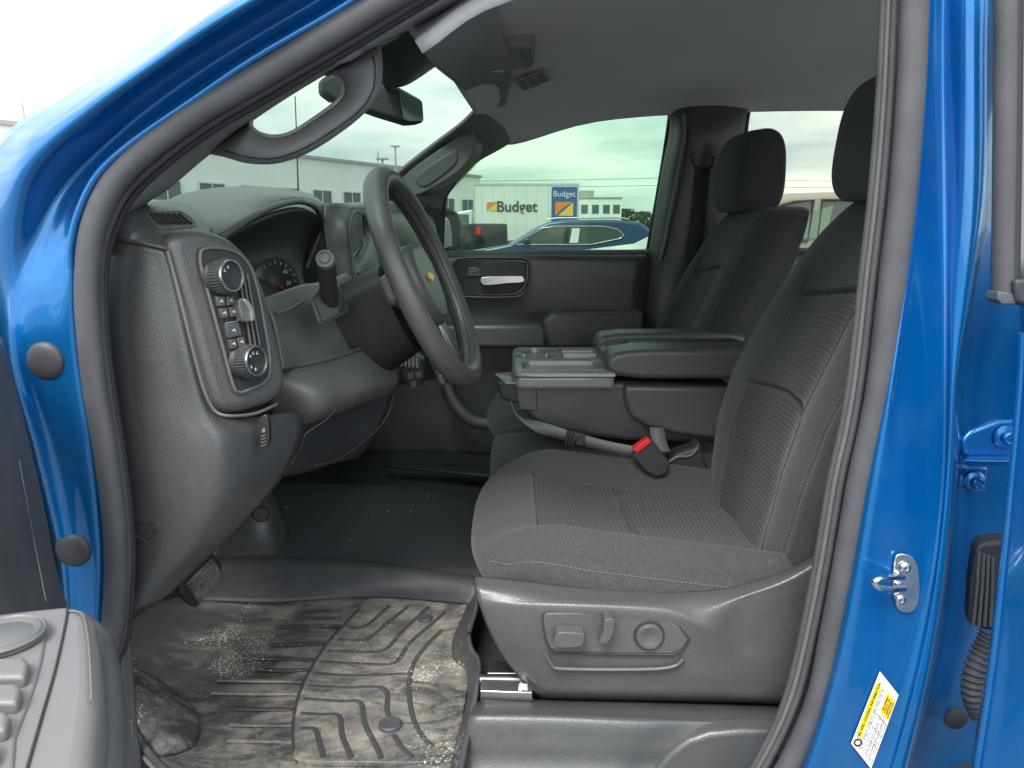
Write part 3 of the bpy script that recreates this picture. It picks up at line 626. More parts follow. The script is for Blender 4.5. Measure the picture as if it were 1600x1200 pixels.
surf('rear_wall', [[(1.72, .84, .7), (1.72, 1.6, .7), (1.72, 2.46, .7)], [(1.76, .84, 1.38), (1.76, 1.6, 1.38), (1.76, 2.46, 1.38)]], 'carpet', tk, .012, raw=True)
surf('rear_window', [[(1.76, .95, 1.38), (1.76, 1.6, 1.38), (1.76, 2.35, 1.38)], [(1.72, .98, 1.83), (1.72, 1.6, 1.86), (1.72, 2.3, 1.83)]], 'glass_rear', tk, 0, raw=True)
# kick panel beside the driver's foot well
surf('kick_panel', [[(340, 815, 1.22), (385, 785, 1.3), (408, 770, 1.34), (425, 765, 1.42)], [(340, 845, 1.20), (390, 830, 1.28), (428, 815, 1.32), (440, 800, 1.40)], [(330, 868, 1.18), (395, 866, 1.26), (432, 864, 1.31), (452, 838, 1.38)]], 'plastic', tk, .01)
lathe('trim_clip', [(0, -.004), (.012, -.004), (.016, 0), (.016, .004)], P(408, 803, 1.30), (-.3, 1, 0), 'plastic_deep', tk)
# rocker: cover trim, sill plate
surf('sill_cover', [
    [(752, 1086, 1.06), (860, 1088, 1.06), (1000, 1091, 1.06), (1120, 1095, 1.06), (1245, 1099, 1.06)],
    [(745, 1098, .97), (860, 1099, .97), (1000, 1102, .97), (1120, 1106, .97), (1245, 1110, .97)],
    [(738, 1110, .925), (860, 1112, .925), (1000, 1117, .925), (1100, 1124, .925), (1240, 1128, .925)],
    [(733, 1122, .905), (860, 1124, .905), (1000, 1130, .905), (1090, 1134, .915), (1235, 1142, .915)],
    [(726, 1160, .898), (850, 1162, .898), (970, 1165, .898), (1040, 1170, .905), (1222, 1176, .91)],
    [(718, 1200, .89), (850, 1202, .89), (960, 1205, .89), (1020, 1208, .90), (1205, 1212, .905)],
    [(700, 1270, .85), (850, 1272, .85), (960, 1275, .85), (1020, 1278, .85), (1190, 1282, .86)],
    [(690, 1330, .80), (850, 1330, .80), (960, 1330, .80), (1020, 1330, .80), (1180, 1330, .80)]], 'plastic', tk, .008)
plate('step_trim', [P(a, b_, .897) for a, b_ in [(1008, 1230), (1024, 1204), (1046, 1178), (1074, 1158), (1108, 1146), (1160, 1141), (1236, 1144), (1218, 1190), (1195, 1232)]], (0, .03, 0), 'plastic', tk, .007, bseg=5, smooth=60)
surf('rocker', [[(-.52, .86, .70), (.1, .87, .705), (.42, .86, .70)], [(-.52, .80, .70), (.1, .80, .70), (.45, .80, .70)], [(-.55, .74, .62), (.1, .74, .62), (.5, .74, .62)], [(-.55, .74, .45), (.1, .74, .45), (.5, .74, .45)]], 'paint', tk, .005, raw=True)
V, Fc = [], []
pr = []
for k in range(26):
    a = P(196, 1122+k*5, .87); pr.append(tube_geo([a, P(208, 1128+k*5, .868)], .0016, seg=5))
obj('scuff_ribs', *merge(pr), 'rubber', tk)
surf('scuff_plate', [[(190, 985, .86), (205, 985, .875)], [(192, 1100, .86), (212, 1100, .875)], [(196, 1210, .855), (225, 1210, .875)], [(200, 1290, .85), (240, 1290, .87)]], 'plastic', tk, .006)

# B pillar: painted, with weatherstrip
surf('center_pillar', [
    [(1425, -80, .86), (1450, -80, .845), (1462, -80, .85), (1476, -80, .865), (1510, -80, .845), (1545, -80, .842), (1562, -80, .87), (1590, -80, .93), (1640, -80, .95)],
    [(1418, 60, .855), (1446, 60, .838), (1455, 60, .845), (1472, 60, .865), (1508, 60, .838), (1541, 60, .835), (1560, 60, .865), (1590, 60, .93), (1640, 60, .95)],
    [(1405, 300, .845), (1430, 300, .825), (1439, 300, .835), (1475, 300, .855), (1505, 300, .825), (1538, 300, .823), (1562, 300, .86), (1600, 300, .93), (1650, 300, .95)],
    [(1390, 460, .84), (1412, 460, .818), (1424, 460, .826), (1475, 460, .842), (1492, 460, .822), (1520, 460, .825), (1545, 460, .90), (1605, 460, .95), (1650, 460, .94)],
    [(1370, 600, .838), (1391, 600, .812), (1408, 600, .818), (1474, 600, .832), (1487, 600, .815), (1500, 600, .83), (1520, 600, .93), (1605, 600, .98), (1650, 600, .94)],
    [(1345, 750, .835), (1364, 750, .808), (1400, 750, .812), (1470, 750, .826), (1480, 750, .812), (1494, 750, .828), (1510, 750, .93), (1600, 750, .98), (1650, 750, .94)],
    [(1320, 900, .832), (1338, 900, .805), (1374, 900, .806), (1452, 900, .815), (1465, 900, .805), (1482, 900, .822), (1500, 900, .93), (1600, 900, .98), (1650, 900, .94)],
    [(1290, 1050, .83), (1308, 1050, .802), (1350, 1050, .802), (1420, 1050, .808), (1438, 1050, .80), (1458, 1050, .815), (1480, 1050, .92), (1600, 1050, .97), (1650, 1050, .93)],
    [(1245, 1200, .83), (1262, 1200, .80), (1296, 1200, .80), (1378, 1200, .804), (1398, 1200, .796), (1422, 1200, .81), (1445, 1200, .91), (1600, 1200, .96), (1650, 1200, .92)],
    [(1190, 1300, .83), (1215, 1300, .80), (1240, 1300, .80), (1330, 1300, .80), (1365, 1300, .79), (1395, 1300, .805), (1420, 1300, .90), (1600, 1300, .95), (1650, 1300, .91)]], 'paint', tk, .004, n=7, smooth=180)
bs_ = spl([P(a, b_, .825) for a, b_ in [(1432, -90), (1429, 0), (1423, 150), (1411, 300), (1396, 430), (1378, 580), (1362, 670), (1344, 750), (1321, 880), (1300, 990), (1282, 1080), (1256, 1150), (1222, 1215), (1180, 1275)]], 8)
w2 = tube('weatherstrip', bs_, .0145, 'rubber', tk, seg=20, flat=.8)
for off, Y, r, mm in ((-27, .85, .0045, 'rubber'), (-36, .858, .004, 'plastic_light'), (-44, .866, .005, 'rubber')):
    tube('seal_lip', spl([P(a+off*k, b_, Y) for a, b_, k in [(1430, -90, 1), (1426, 0, 1), (1419, 150, 1), (1407, 300, 1), (1392, 430, 1), (1375, 580, 1), (1360, 670, 1), (1342, 750, 1), (1320, 880, 1), (1298, 990, 1), (1276, 1080, 1), (1248, 1150, 1), (1212, 1215, 1), (1170, 1275, 1)]], 8), r, mm, w2, seg=10)
surf('center_pillar_trim', [
    [(1386, -80, .88), (1392, -80, .875), (1402, -80, .87)], [(1384, 60, .88), (1391, 60, .875), (1400, 60, .87)], [(1366, 300, .88), (1372, 300, .87), (1380, 300, .866)], [(1349, 470, .88), (1356, 470, .87), (1364, 470, .864)]], 'plastic_light', tk, .006)
surf('center_pillar_lower_trim', [
    [(1346, 480, .88), (1352, 480, .87), (1360, 480, .864)], [(1330, 600, .885), (1336, 600, .872), (1344, 600, .864)], [(1306, 750, .89), (1310, 750, .875), (1320, 750, .862)], [(1276, 900, .90), (1284, 900, .88), (1294, 900, .862)], [(1244, 1050, .92), (1250, 1050, .89), (1260, 1050, .864)], [(1225, 1110, .94), (1230, 1120, .90), (1238, 1120, .87)], [(1200, 1170, .93), (1205, 1180, .90), (1215, 1180, .87)]], 'plastic', tk, .008)
# striker
st = plate('door_striker', px([(1400, 870), (1414, 866), (1428, 872), (1436, 890), (1438, 930), (1432, 950), (1420, 958), (1404, 952), (1397, 930), (1396, 900)], .8045, 4), (0, .003, 0), 'chrome', tk, .001)
tube('striker_loop', spl([P(1410, 902, .800), P(1396, 902, .786), P(1375, 905, .776), P(1366, 910, .776), P(1376, 919, .776), P(1398, 921, .784), P(1412, 920, .800)], 6), .0036, 'chrome', st, seg=12)
for a, b_ in ((1414, 886), (1406, 936)):
    lathe('screw', [(.0015, -.0035), (.0032, -.004), (.0055, -.003), (.006, 0)], P(a, b_, .8035), (0, 1, 0), 'chrome', st, seg=20)
# tyre placard
c4 = [Vector(P(*q)) for q in ((1375, 1049, .8005), (1404, 1086, .7985), (1361, 1201, .7965), (1330, 1162, .798))]
n_ = (c4[1]-c4[0]).cross(c4[3]-c4[0]).normalized(); n_ = n_ if n_.y < 0 else -n_
pc = plate('tire_placard', c4, -n_*.0006, 'white', tk, 0)
def lq(s, t_, o=.0004): return c4[0].lerp(c4[1], s).lerp(c4[3].lerp(c4[2], s), t_)+n_*o
def lrect(name, s0, s1, t0, t1, mm, o=.0004): return plate(name, [lq(s0, t0, o), lq(s1, t0, o), lq(s1, t1, o), lq(s0, t1, o)], -n_*.0003, mm, pc, 0)
lrect('yellow_band', .03, .27, .12, .84, 'yellow'); lrect('yellow_box', .55, .98, .10, .36, 'yellow')
xd = (c4[0]-c4[3]); yd = (c4[0]-c4[1])
text('lettering', 'TIRE AND LOADING INFORMATION', lq(.15, .48, .0009), xd, yd, .0046, 'ink', pc, .0001, .00004)
for k in range(4): text('lettering', ('SEE OWNERS', 'MANUAL FOR', 'ADDITIONAL', 'INFORMATION')[k], lq(.62+k*.095, 0.23, .0009), xd, yd, .0030, 'ink', pc, .0001)
pr = []
for k in range(8):
    s = .34+k*.085
    t0 = .12 if s < .5 else .4
    t_ = t0
    while t_ < .93:
        L2 = random.uniform(.03, .10); pr.append(tube_geo([lq(s, t_, .0005), lq(s, min(.95, t_+L2), .0005)], .0003, seg=4)); t_ += L2+.02
obj('small_print', *merge(pr), 'ink', pc)
pr = [tube_geo([lq(s, .05, .0005), lq(s, .97, .0005)], .0002, seg=4) for s in (.30, .38, .64, .8)]+[tube_geo([lq(.32, t_, .0005), lq(.97, t_, .0005)], .0002, seg=4) for t_ in (.42, .58, .74)]
obj('table_lines', *merge(pr), 'ink', pc)
ring('tire_symbol', [(.0030, 0), (.0030, .0004), (.0052, .0004), (.0052, 0)], lq(.2, .91, .0004), n_, 'ink', pc, seg=24)

# ================================================================== FRONT PASSENGER DOOR (closed, far side)
pd = thing('passenger_door', 'closed front passenger door with green tinted window and grey panel', 'car door', (.1, 2.45, .75))
fr = [(690, 396), (692, 340), (700, 298), (748, 246), (800, 215), (860, 191), (925, 175), (985, 166), (1032, 163), (1044, 168), (1047, 182), (1034, 270), (1012, 396)]
tube('window_frame', spl([P(a, b_, 2.44) for a, b_ in fr], 6), .008, 'rubber_dark', pd, seg=10)
gq = [P(q.x, q.y, 2.45) for q in spl([(a, b_, 0) for a, b_ in [(655, 400), (652, 330), (672, 312)]+fr[2:]], 3, False)]
obj('window_glass', gq, [tuple(range(len(gq)))], 'glass_green', pd, smooth=0)
tube('window_seal', [P(680, 396, 2.43), P(850, 395, 2.43), P(1014, 394, 2.43)], .009, 'plastic_light', pd, seg=10)
surf('door_panel', [
    [(560, 392, 2.44), (700, 393, 2.44), (850, 393, 2.44), (1020, 393, 2.44)],
    [(560, 402, 2.405), (700, 402, 2.405), (850, 402, 2.405), (1018, 402, 2.41)],
    [(560, 425, 2.40), (700, 425, 2.40), (850, 424, 2.40), (1016, 424, 2.40)],
    [(560, 462, 2.41), (700, 462, 2.41), (850, 455, 2.40), (1012, 455, 2.40)],
    [(560, 480, 2.43), (700, 480, 2.43), (850, 485, 2.405), (1009, 485, 2.40)],
    [(560, 500, 2.43), (700, 500, 2.43), (850, 505, 2.42), (1006, 505, 2.40)],
    [(560, 540, 2.42), (700, 540, 2.42), (850, 540, 2.42), (1004, 540, 2.40)],
    [(560, 640, 2.43), (700, 640, 2.43), (850, 640, 2.43), (1000, 640, 2.41)],
    [(560, 760, 2.43), (700, 760, 2.43), (850, 760, 2.43), (1000, 760, 2.41)]], 'plastic', pd, .02)
plate('door_skin', [(-.6, 2.52, .6), (.52, 2.52, .6), (.52, 2.52, 1.36), (-.6, 2.52, 1.36)], (0, .04, 0), 'paint', pd, .01)
bz = plate('handle_bezel', px([(700, 432), (712, 408), (730, 403), (800, 403), (822, 405), (828, 418), (827, 440), (818, 458), (800, 464), (735, 464), (716, 458), (708, 448)], 2.385, 4), (0, .03, 0), 'plastic_gloss', pd, .006)
plate('handle_cup', px([(752, 412), (815, 410), (822, 418), (820, 440), (805, 456), (760, 458), (752, 450)], 2.381, 4), (0, .02, 0), 'plastic_deep', bz, .004)
tube('bezel_rim', px([(700, 432), (712, 408), (730, 403), (800, 403), (822, 405), (828, 418), (827, 440), (818, 458), (800, 464), (735, 464), (716, 458), (708, 448)], 2.384, 6), .0028, 'plastic', bz, closed=True, seg=8)
plate('door_handle', px([(752, 434), (770, 432), (812, 431), (818, 434), (817, 441), (790, 443), (760, 446), (752, 442)], 2.36, 3), (0, .015, 0), 'silver', pd, .004)
lk = plate('lock_switch', px([(732, 418), (750, 418), (751, 432), (729, 432)], 2.378), (0, .01, 0), 'plastic', bz, .003)
tube('lock_symbol', [P(736, 425, 2.376), P(745, 425, 2.376)], .002, 'stitch', lk, seg=6)
plate('armrest', px([(690, 508), (845, 506), (855, 512), (855, 545), (690, 545)], 2.33, 0), (0, .10, 0), 'plastic_soft', pd, .014)
plate('armrest_pad', px([(846, 503), (862, 489), (1008, 487), (1006, 545), (856, 545), (850, 520)], 2.31, 0), (0, .12, 0), 'plastic_soft', pd, .014)
tube('pocket_rim', spl([P(*q) for q in [(693, 535, 2.36), (694, 580, 2.35), (703, 618, 2.34), (722, 645, 2.33), (745, 660, 2.33), (790, 664, 2.33), (900, 664, 2.33)]], 6), .020, 'plastic_mid', pd, seg=12, flat=.7)
plate('mirror_sail', px([(640, 392), (655, 330), (668, 318), (692, 330), (692, 392)], 2.425), (0, .02, 0), 'plastic_deep', pd, .004)
# outside mirror seen through the glass
sm = plate('side_mirror', [P(a, b_, 2.64+(a-664)*.0022) for a, b_ in [(660, 394), (662, 330), (676, 323), (705, 325), (718, 333), (722, 350), (721, 382), (712, 394)]], (-.06, .10, 0), 'rubber_dark', pd, .012)
plate('mirror_lens', [P(a, b_, 2.625+(a-664)*.0022) for a, b_ in [(667, 388), (669, 337), (694, 337), (702, 344), (706, 365), (707, 384), (696, 388)]], (-.002, .004, 0), 'mirror_tint' if 'mirror_tint' in M else 'mirror_glass', sm, .002)

# ================================================================== REAR FAR DOOR (closed)
rd = thing('rear_passenger_door', 'closed rear door on the far side with clear window behind the passenger seat', 'car door', (1.1, 2.45, .75))
surf('window_glass', [[(.7, 2.45, 1.38), (1.2, 2.45, 1.38), (1.65, 2.45, 1.38)], [(.7, 2.40, 1.9), (1.2, 2.40, 1.9), (1.65, 2.40, 1.9)]], 'glass_rear', rd, 0, raw=True)
tube('window_frame', spl([P(*q) for q in [(1150, 400, 2.42), (1152, 330, 2.42), (1160, 240, 2.41), (1166, 185, 2.41), (1172, 164, 2.41), (1184, 158, 2.41), (1300, 157, 2.41), (1500, 157, 2.41)]], 6), .010, 'rubber_dark', rd, seg=10)
surf('door_panel', [
    [(1130, 391, 2.44), (1250, 391, 2.44), (1480, 391, 2.44)], [(1130, 401, 2.40), (1250, 401, 2.40), (1480, 401, 2.40)], [(1130, 480, 2.40), (1250, 480, 2.40), (1480, 480, 2.40)], [(1130, 760, 2.42), (1250, 760, 2.42), (1480, 760, 2.42)]], 'plastic', rd, .02)
tube('sill_strip', [P(1150, 391, 2.41), P(1480, 391, 2.41)], .008, 'plastic_light', rd, seg=8)
plate('door_handle', px([(1226, 421), (1262, 421), (1262, 429), (1228, 429)], 2.37), (0, .02, 0), 'silver', rd, .004)
plate('door_skin', [(.56, 2.52, .6), (1.7, 2.52, .6), (1.7, 2.52, 1.36), (.56, 2.52, 1.36)], (0, .04, 0), 'paint', rd, .01)

# ================================================================== SEATS
def make_seat(yc, label):
    s = thing('bucket_seat', label, 'car seat', (.2, yc, .75), 'front seats of the truck')
    def tilt(x): return -.058*(x+.05)/.45
    def cz(u, v):
        x = lerp(-.078, .48, (u+1)/2); H = .105
        fr = srnd(min(0, (u+.55)/.45), 2.4) if u < -.55 else 1
        z = .905+H*(.55+.45*srnd(v, 7))*(.35+.65*fr)
        av = abs(v)
        z += .046*math.exp(-((av-.79)/.155)**2)*sstep(-1.05, -.4, u)-.012*math.exp(-(v/.4)**2)*sstep(-.8, 0, u)
        z += .010*math.exp(-((u+.62)/.22)**2)*sstep(.9, .4, av)
        gr = 0
        if u > -.58: gr += sgrv(av-.56, .014)*.9
        if av < .57: gr += sgrv(u+.57+.03*v*v, .012)+sgrv(u-.02+.05*v, .012)
        if u > -.95: gr += .6*sgrv(av-.93, .010)
        return x, z-.009*gr+tilt(x)
    def fc(u, v):
        x, z = cz(u, v); wy = .262-.028*sstep(-.3, -1, u)
        xo = .035*abs(v)**3*sstep(-.2, -1, u); y = yc+v*wy
        e = 1-srnd(v, 7); y -= math.copysign(.010*e, v); fro = (1-srnd(u, 8)) if u < 0 else 0
        z -= .05*(1-srnd(v, 9)); 
        return Vector((x+xo+.02*fro, y, z)), Vector((x+xo+.03*(u < -.9), y*1.0, .895))
    def mid(u, v): return 1 if (abs(v) < .56 and u > -.57) else 0
    obj_c = pillow('cushion', fc, 170, 170, ['fabric', 'fabric_insert'], s, mid, uv=lambda u, v: ((v+1)/2*.52, (u+1)/2*.54))
    def on_c(u, v, o=.0012): return fc(u, v)[0]+Vector((0, 0, o))
    for nm, pts in (('cushion_seam', [(-.57, -.56)]+[(-.57+k*.1, -.56) for k in range(1, 16)]), ('cushion_seam', [(-.57+k*.1, .56) for k in range(16)]), ('cushion_seam', [(-.57-.03*(v*v), v) for v in [-.56+k*.14 for k in range(9)]]), ('cushion_seam', [(.02-.05*v, v) for v in [-.56+k*.14 for k in range(9)]])):
        tube(nm, spl([on_c(u, v, .0004) for u, v in pts], 4), .0011, 'ink', obj_c, seg=6)
    stitches('stitching', [on_c(-.93+1.9*k/20, -.965 if k else -.9, .002) for k in range(21)], obj_c)
    # backrest
    Z0, Z1 = .93, 1.535
    def xf(z): return interp(z, [.9, 1.0, 1.1, 1.2, 1.32, 1.45, 1.56], [.385, .392, .405, .432, .487, .552, .615])
    def hw(z): return interp(z, [.9, .97, 1.1, 1.2, 1.3, 1.4, 1.47, 1.52, 1.56], [.205, .235, .262, .268, .262, .245, .222, .19, .16])
    def fb(u, v):
        z = lerp(Z0, Z1, (u+1)/2); h = hw(z); av = abs(v); y = yc+v*h
        bol = interp(z, [.9, 1.05, 1.35, 1.45], [.6, 1, .8, .15])
        x = xf(z)+.042*bol*math.exp(-(v/.52)**4)+.06*(1-srnd(v, 3.2))+.045*(1-srnd(max(0, u), 5))+.02*(1-srnd(v, 12))
        gr = 0; uz = lambda zz: (zz-Z0)/(Z1-Z0)*2-1
        ins = .56-.10*sstep(1.1, 1.4, z)
        if z < 1.40: gr += sgrv(av-ins, .013)
        if av < ins+.02: gr += sgrv((z-(1.37-.03*v)), .0035)+sgrv(z-(1.20-.02*av), .0035)*.8
        gr += .5*sgrv(av-.86, .012)
        if z >= 1.40: gr += 0
        x += .011*gr
        zz = z-.03*(1-srnd(v, 3))*(u > .0)*u
        th = lerp(.15, .085, (u+1)/2)
        return Vector((x, y, zz)), Vector((xf(z)+.06+th-.02*(1-srnd(v, 4))-.015*(1-srnd(max(0, u), 5)), yc+v*h*.96, zz))
    def midb(u, v):
        z = lerp(Z0, Z1, (u+1)/2)
        if abs(v) > .90: return 2
        if z >= 1.37-.03*v: return 2 if abs(v) < .62 else 0
        return 1 if abs(v) < .56-.10*sstep(1.1, 1.4, z) else 0
    bk_ = pillow('backrest', fb, 170, 150, ['fabric', 'fabric_insert', 'fabric_dark'], s, midb, uv=lambda u, v: ((v+1)/2*.5, (u+1)/2*.62))
    for sg in (-1, 1):
        for vv in (.845, .885):
            stitches('stitching', [fb(-.88+k*.11, sg*vv)[0]+Vector((-.0015, sg*.0005, 0)) for k in range(15)], bk_, up=(1, 0, 0))
    def insv(z): return .56-.10*sstep(1.1, 1.4, z)
    def onb(z, v, o=.0006): return fb((z-Z0)/(Z1-Z0)*2-1, v)[0]+Vector((-o, 0, 0))
    for sg in (-1, 1): tube('backrest_seam', spl([onb(z, sg*insv(z)) for z in np.linspace(.96, 1.372, 12)], 4), .0012, 'ink', bk_, seg=6)
    for f_ in (lambda v: 1.37-.03*v, lambda v: 1.20-.02*abs(v)): tube('backrest_seam', spl([onb(f_(v), v) for v in np.linspace(-.47, .47, 9)], 4), .0012, 'ink', bk_, seg=6)
    hr = []
    def fh(u, v):
        z = lerp(1.520, 1.722, (u+1)/2); h = .135*(.90+.10*srnd(u, 3)); y = yc+v*h*(.86+.14*srnd(u, 3.5))
        x = lerp(.578, .60, (u+1)/2)+.045*(1-srnd(v, 2.6))+.05*(1-srnd(u, 3))
        xb = lerp(.70, .695, (u+1)/2)-.04*(1-srnd(v, 2.6))-.05*(1-srnd(u, 3))
        return Vector((x-.035, y, z)), Vector((xb, y, z))
    h_ = pillow('headrest', fh, 50, 50, 'fabric_dark', s)
    tube('headrest_post', [(.62, yc-.05, 1.48), (.63, yc-.05, 1.60)], .006, 'chrome', s, seg=10); tube('headrest_post', [(.62, yc+.05, 1.48), (.63, yc+.05, 1.60)], .006, 'chrome', s, seg=10)
    box('seat_base', (.02, .44, yc-.22, yc+.22, .80, .90), 'plastic_deep', s, .01)
    for dy in (-.2, .17): 
        r_ = box('seat_rail', (-.04, .42, yc+dy-.012, yc+dy+.024, .775, .80), 'steel_dark', s, .003)
    return s, bk_, h_
def copy_tree(o, parent=None):
    c = o.copy(); C.objects.link(c)
    if parent: c.parent = parent
    for ch in [x for x in D.objects if x.parent == o]: copy_tree(ch, c)
    return c
ds, dsb, dsh = make_seat(1.27, 'grey fabric driver seat with power switches on its side, nearest the open door')
bpy.context.view_layer.update()
ps = copy_tree(ds); ps.name = 'bucket_seat.001'; ps.location.y += .80; ps['label'] = 'grey fabric passenger seat beyond the folded console'
ps.location.y = 2.07
# driver side valance with the switches
va = surf('side_valance', [
    [(742, 900, 1.03), (800, 906, 1.02), (880, 915, 1.015), (960, 922, 1.015), (1050, 925, 1.015), (1120, 921, 1.015), (1180, 908, 1.015), (1235, 888, 1.02), (1292, 855, 1.03)],
    [(744, 915, .995), (800, 922, .99), (880, 930, .985), (960, 934, .985), (1050, 936, .985), (1120, 934, .99), (1180, 922, .985), (1235, 900, .985), (1295, 865, .99)],
    [(746, 930, .985), (800, 938, .976), (880, 940, .968), (960, 943, .966), (1040, 948, .966), (1095, 958, .968), (1160, 940, .98), (1235, 920, .98), (1296, 890, .985)],
    [(750, 948, .982), (800, 950, .972), (880, 952, .962), (960, 955, .960), (1050, 962, .960), (1110, 978, .962), (1150, 978, .978), (1230, 960, .98), (1296, 935, .985)],
    [(764, 985, .985), (805, 985, .974), (880, 985, .965), (960, 985, .963), (1060, 990, .963), (1120, 998, .965), (1160, 1005, .978), (1225, 1000, .98), (1290, 985, .985)],
    [(785, 1025, .99), (820, 1025, .98), (880, 1025, .97), (960, 1025, .968), (1060, 1028, .968), (1125, 1032, .97), (1170, 1038, .975), (1225, 1040, .98), (1280, 1030, .985)],
    [(812, 1060, 1.0), (840, 1062, .985), (890, 1063, .975), (960, 1064, .973), (1060, 1065, .973), (1125, 1067, .974), (1170, 1070, .977), (1215, 1072, .98), (1265, 1070, .985)],
    [(830, 1084, 1.02), (850, 1086, .995), (890, 1087, .985), (960, 1088, .983), (1060, 1090, .983), (1125, 1091, .985), (1170, 1093, .985), (1210, 1095, .99), (1250, 1096, .99)],
    [(840, 1094, 1.05), (860, 1096, 1.04), (890, 1097, 1.03), (960, 1098, 1.03), (1060, 1099, 1.03), (1125, 1100, 1.03), (1170, 1101, 1.03), (1210, 1102, 1.03), (1245, 1103, 1.03)]], 'plastic_soft', ds, .01, n=7, smooth=180)
swo = [(848, 970), (849, 960), (856, 957), (920, 957), (1000, 960), (1045, 967), (1062, 980), (1077, 1000), (1066, 1016), (1050, 1023), (960, 1022), (870, 1020), (858, 1013), (852, 995)]
sw = plate('switch_panel', px(swo, .9605), (0, .02, 0), 'plastic_soft', ds, .003)
tube('panel_gap', px(swo, .9625), .0016, 'plastic_deep', sw, closed=True, seg=8)
tube('panel_recess_edge', px([(853, 1022), (862, 1038), (880, 1045), (1000, 1046), (1050, 1042), (1068, 1030)], .964, 5, False), .003, 'plastic_soft', sw, seg=8)
k1 = plate('seat_slide_switch', px([(866, 1000), (870, 991), (880, 988), (908, 990), (914, 994), (911, 1006), (905, 1012), (872, 1013), (865, 1009)], .938, 3), (0, .022, 0), 'plastic_sw', sw, .004)
k2 = plate('recline_switch', px([(944, 972), (950, 967), (958, 968), (961, 974), (957, 994), (949, 1006), (939, 1007), (937, 1002), (942, 990)], .934, 3), (0, .027, 0), 'plastic_sw', sw, .004)
k3 = lathe('lumbar_dial', [(0, -.006), (.010, -.007), (.013, -.0085), (.017, -.0085), (.019, -.006), (.0195, .0), (.0195, .006)], P(1014, 992, .962), (0, 1, 0), 'plastic_sw', sw, 48)
ring('dial_ring', [(.0195, -.003), (.0215, -.003), (.0218, 0), (.0195, .001)], P(1014, 992, .9605), (0, 1, 0), 'plastic_deep', sw, 48)
tube('slide_track', [P(750, 1062, 1.02), P(832, 1062, 1.02)], .008, 'steel_dark', ds, seg=10)
plate('rail_cover', [P(750, 1079, .985), P(832, 1082, .985), P(832, 1100, .985), P(750, 1098, .985)], (0, .03, 0), 'silver', ds, .002)
tube('rail_groove', [P(752, 1091, .983), P(834, 1094, .983)], .0015, 'ink', ds, seg=6)
lathe('rail_bolt', [(.002, -.012), (.006, -.012), (.006, -.004), (.009, -.004), (.009, 0)], P(812, 1073, 1.0), (-1, .2, 0), 'chrome', ds, seg=6)
plate('valance_foot', px([(822, 1056), (832, 1057), (848, 1068), (858, 1084), (840, 1084), (828, 1074)], .99, 3), (0, .01, 0), 'plastic_deep', ds, .003)

# ================================================================== CENTRE CONSOLE (folded centre backrest) AND CENTRE CUSHION
cs = thing('center_console', 'folded centre console with cup holders, tray and padded lid between the seats', 'console', (.25, 1.72, .75))
def csh(u, v):
    x = lerp(-.05, .45, (u+1)/2); y = 1.68+v*.165; z = .93+.06*(.3+.7*srnd(v, 4))*(.3+.7*srnd(min(0, u), 4))
    return Vector((x, y, z)), Vector((x, y, .86))
cc = cs
pillow('seat_cushion', csh, 50, 40, 'fabric', cc); box('cushion_base', (-.02, .44, 1.53, 1.83, .80, .87), 'plastic_deep', cc, .02)
# tray: height field with wells
nx, ny = 170, 270; X0, X1, Y0, Y1 = .0, .215, 1.545, 1.89
def well(x, y):
    d = 0
    for (cx, cy) in ((.055, 1.745), (.055, 1.825)):
        r = math.hypot((x-cx)/1.15, y-cy); d = max(d, .05*sstep(.043, .037, r))
    def rr(xa, xb, ya, yb, dep, rad=.02):
        qx = max(xa+rad-x, 0, x-xb+rad); qy = max(ya+rad-y, 0, y-yb+rad); return dep*sstep(rad, rad-.006, math.hypot(qx, qy))
    d = max(d, rr(.022, .195, 1.565, 1.68, .032), rr(.115, .205, 1.705, 1.775, .03, .008), rr(.115, .205, 1.79, 1.85, .02, .008), rr(.02, .09, 1.775, 1.79, .035, .006))
    return d
V, Fc = [], []
for i in range(nx+1):
    for j in range(ny+1):
        x = lerp(X0, X1, i/nx); y = lerp(Y0, Y1, j/ny)
        c = srnd((y-(Y0+Y1)/2)/((Y1-Y0)/2), 8); xx = lerp(x+.05*(1-c)*(1-i/nx), x, i/nx)
        ed = min((x-X0), (y-Y0)*1.0, (Y1-y)); dz = .012*(1-srnd(1-min(1, ed/.014), 2.2)) if ed < .014 else 0
        V.append((xx, y, 1.186-dz-well(x, y)))
for i in range(nx):
    for j in range(ny): q = i*(ny+1)+j; Fc.append((q, q+ny+1, q+ny+2, q+1))
mi = [1 if min(V[q][2] for q in f) < 1.175 and well((V[f[0]][0]), V[f[0]][1]) > .022 else 0 for f in Fc]
ty = obj('tray', V, Fc, ['tray', 'plastic_deep'], cs, smooth=50, mids=mi)
plate('tray_base', [(X0+.012, Y0+.004, 1.145), (X0+.002, Y0+.03, 1.145), (X0+.002, Y1-.03, 1.145), (X0+.02, Y1-.01, 1.145), (X1, Y1-.01, 1.145), (X1, Y0+.003, 1.145)], (0, 0, .029), 'tray', cs, .008)
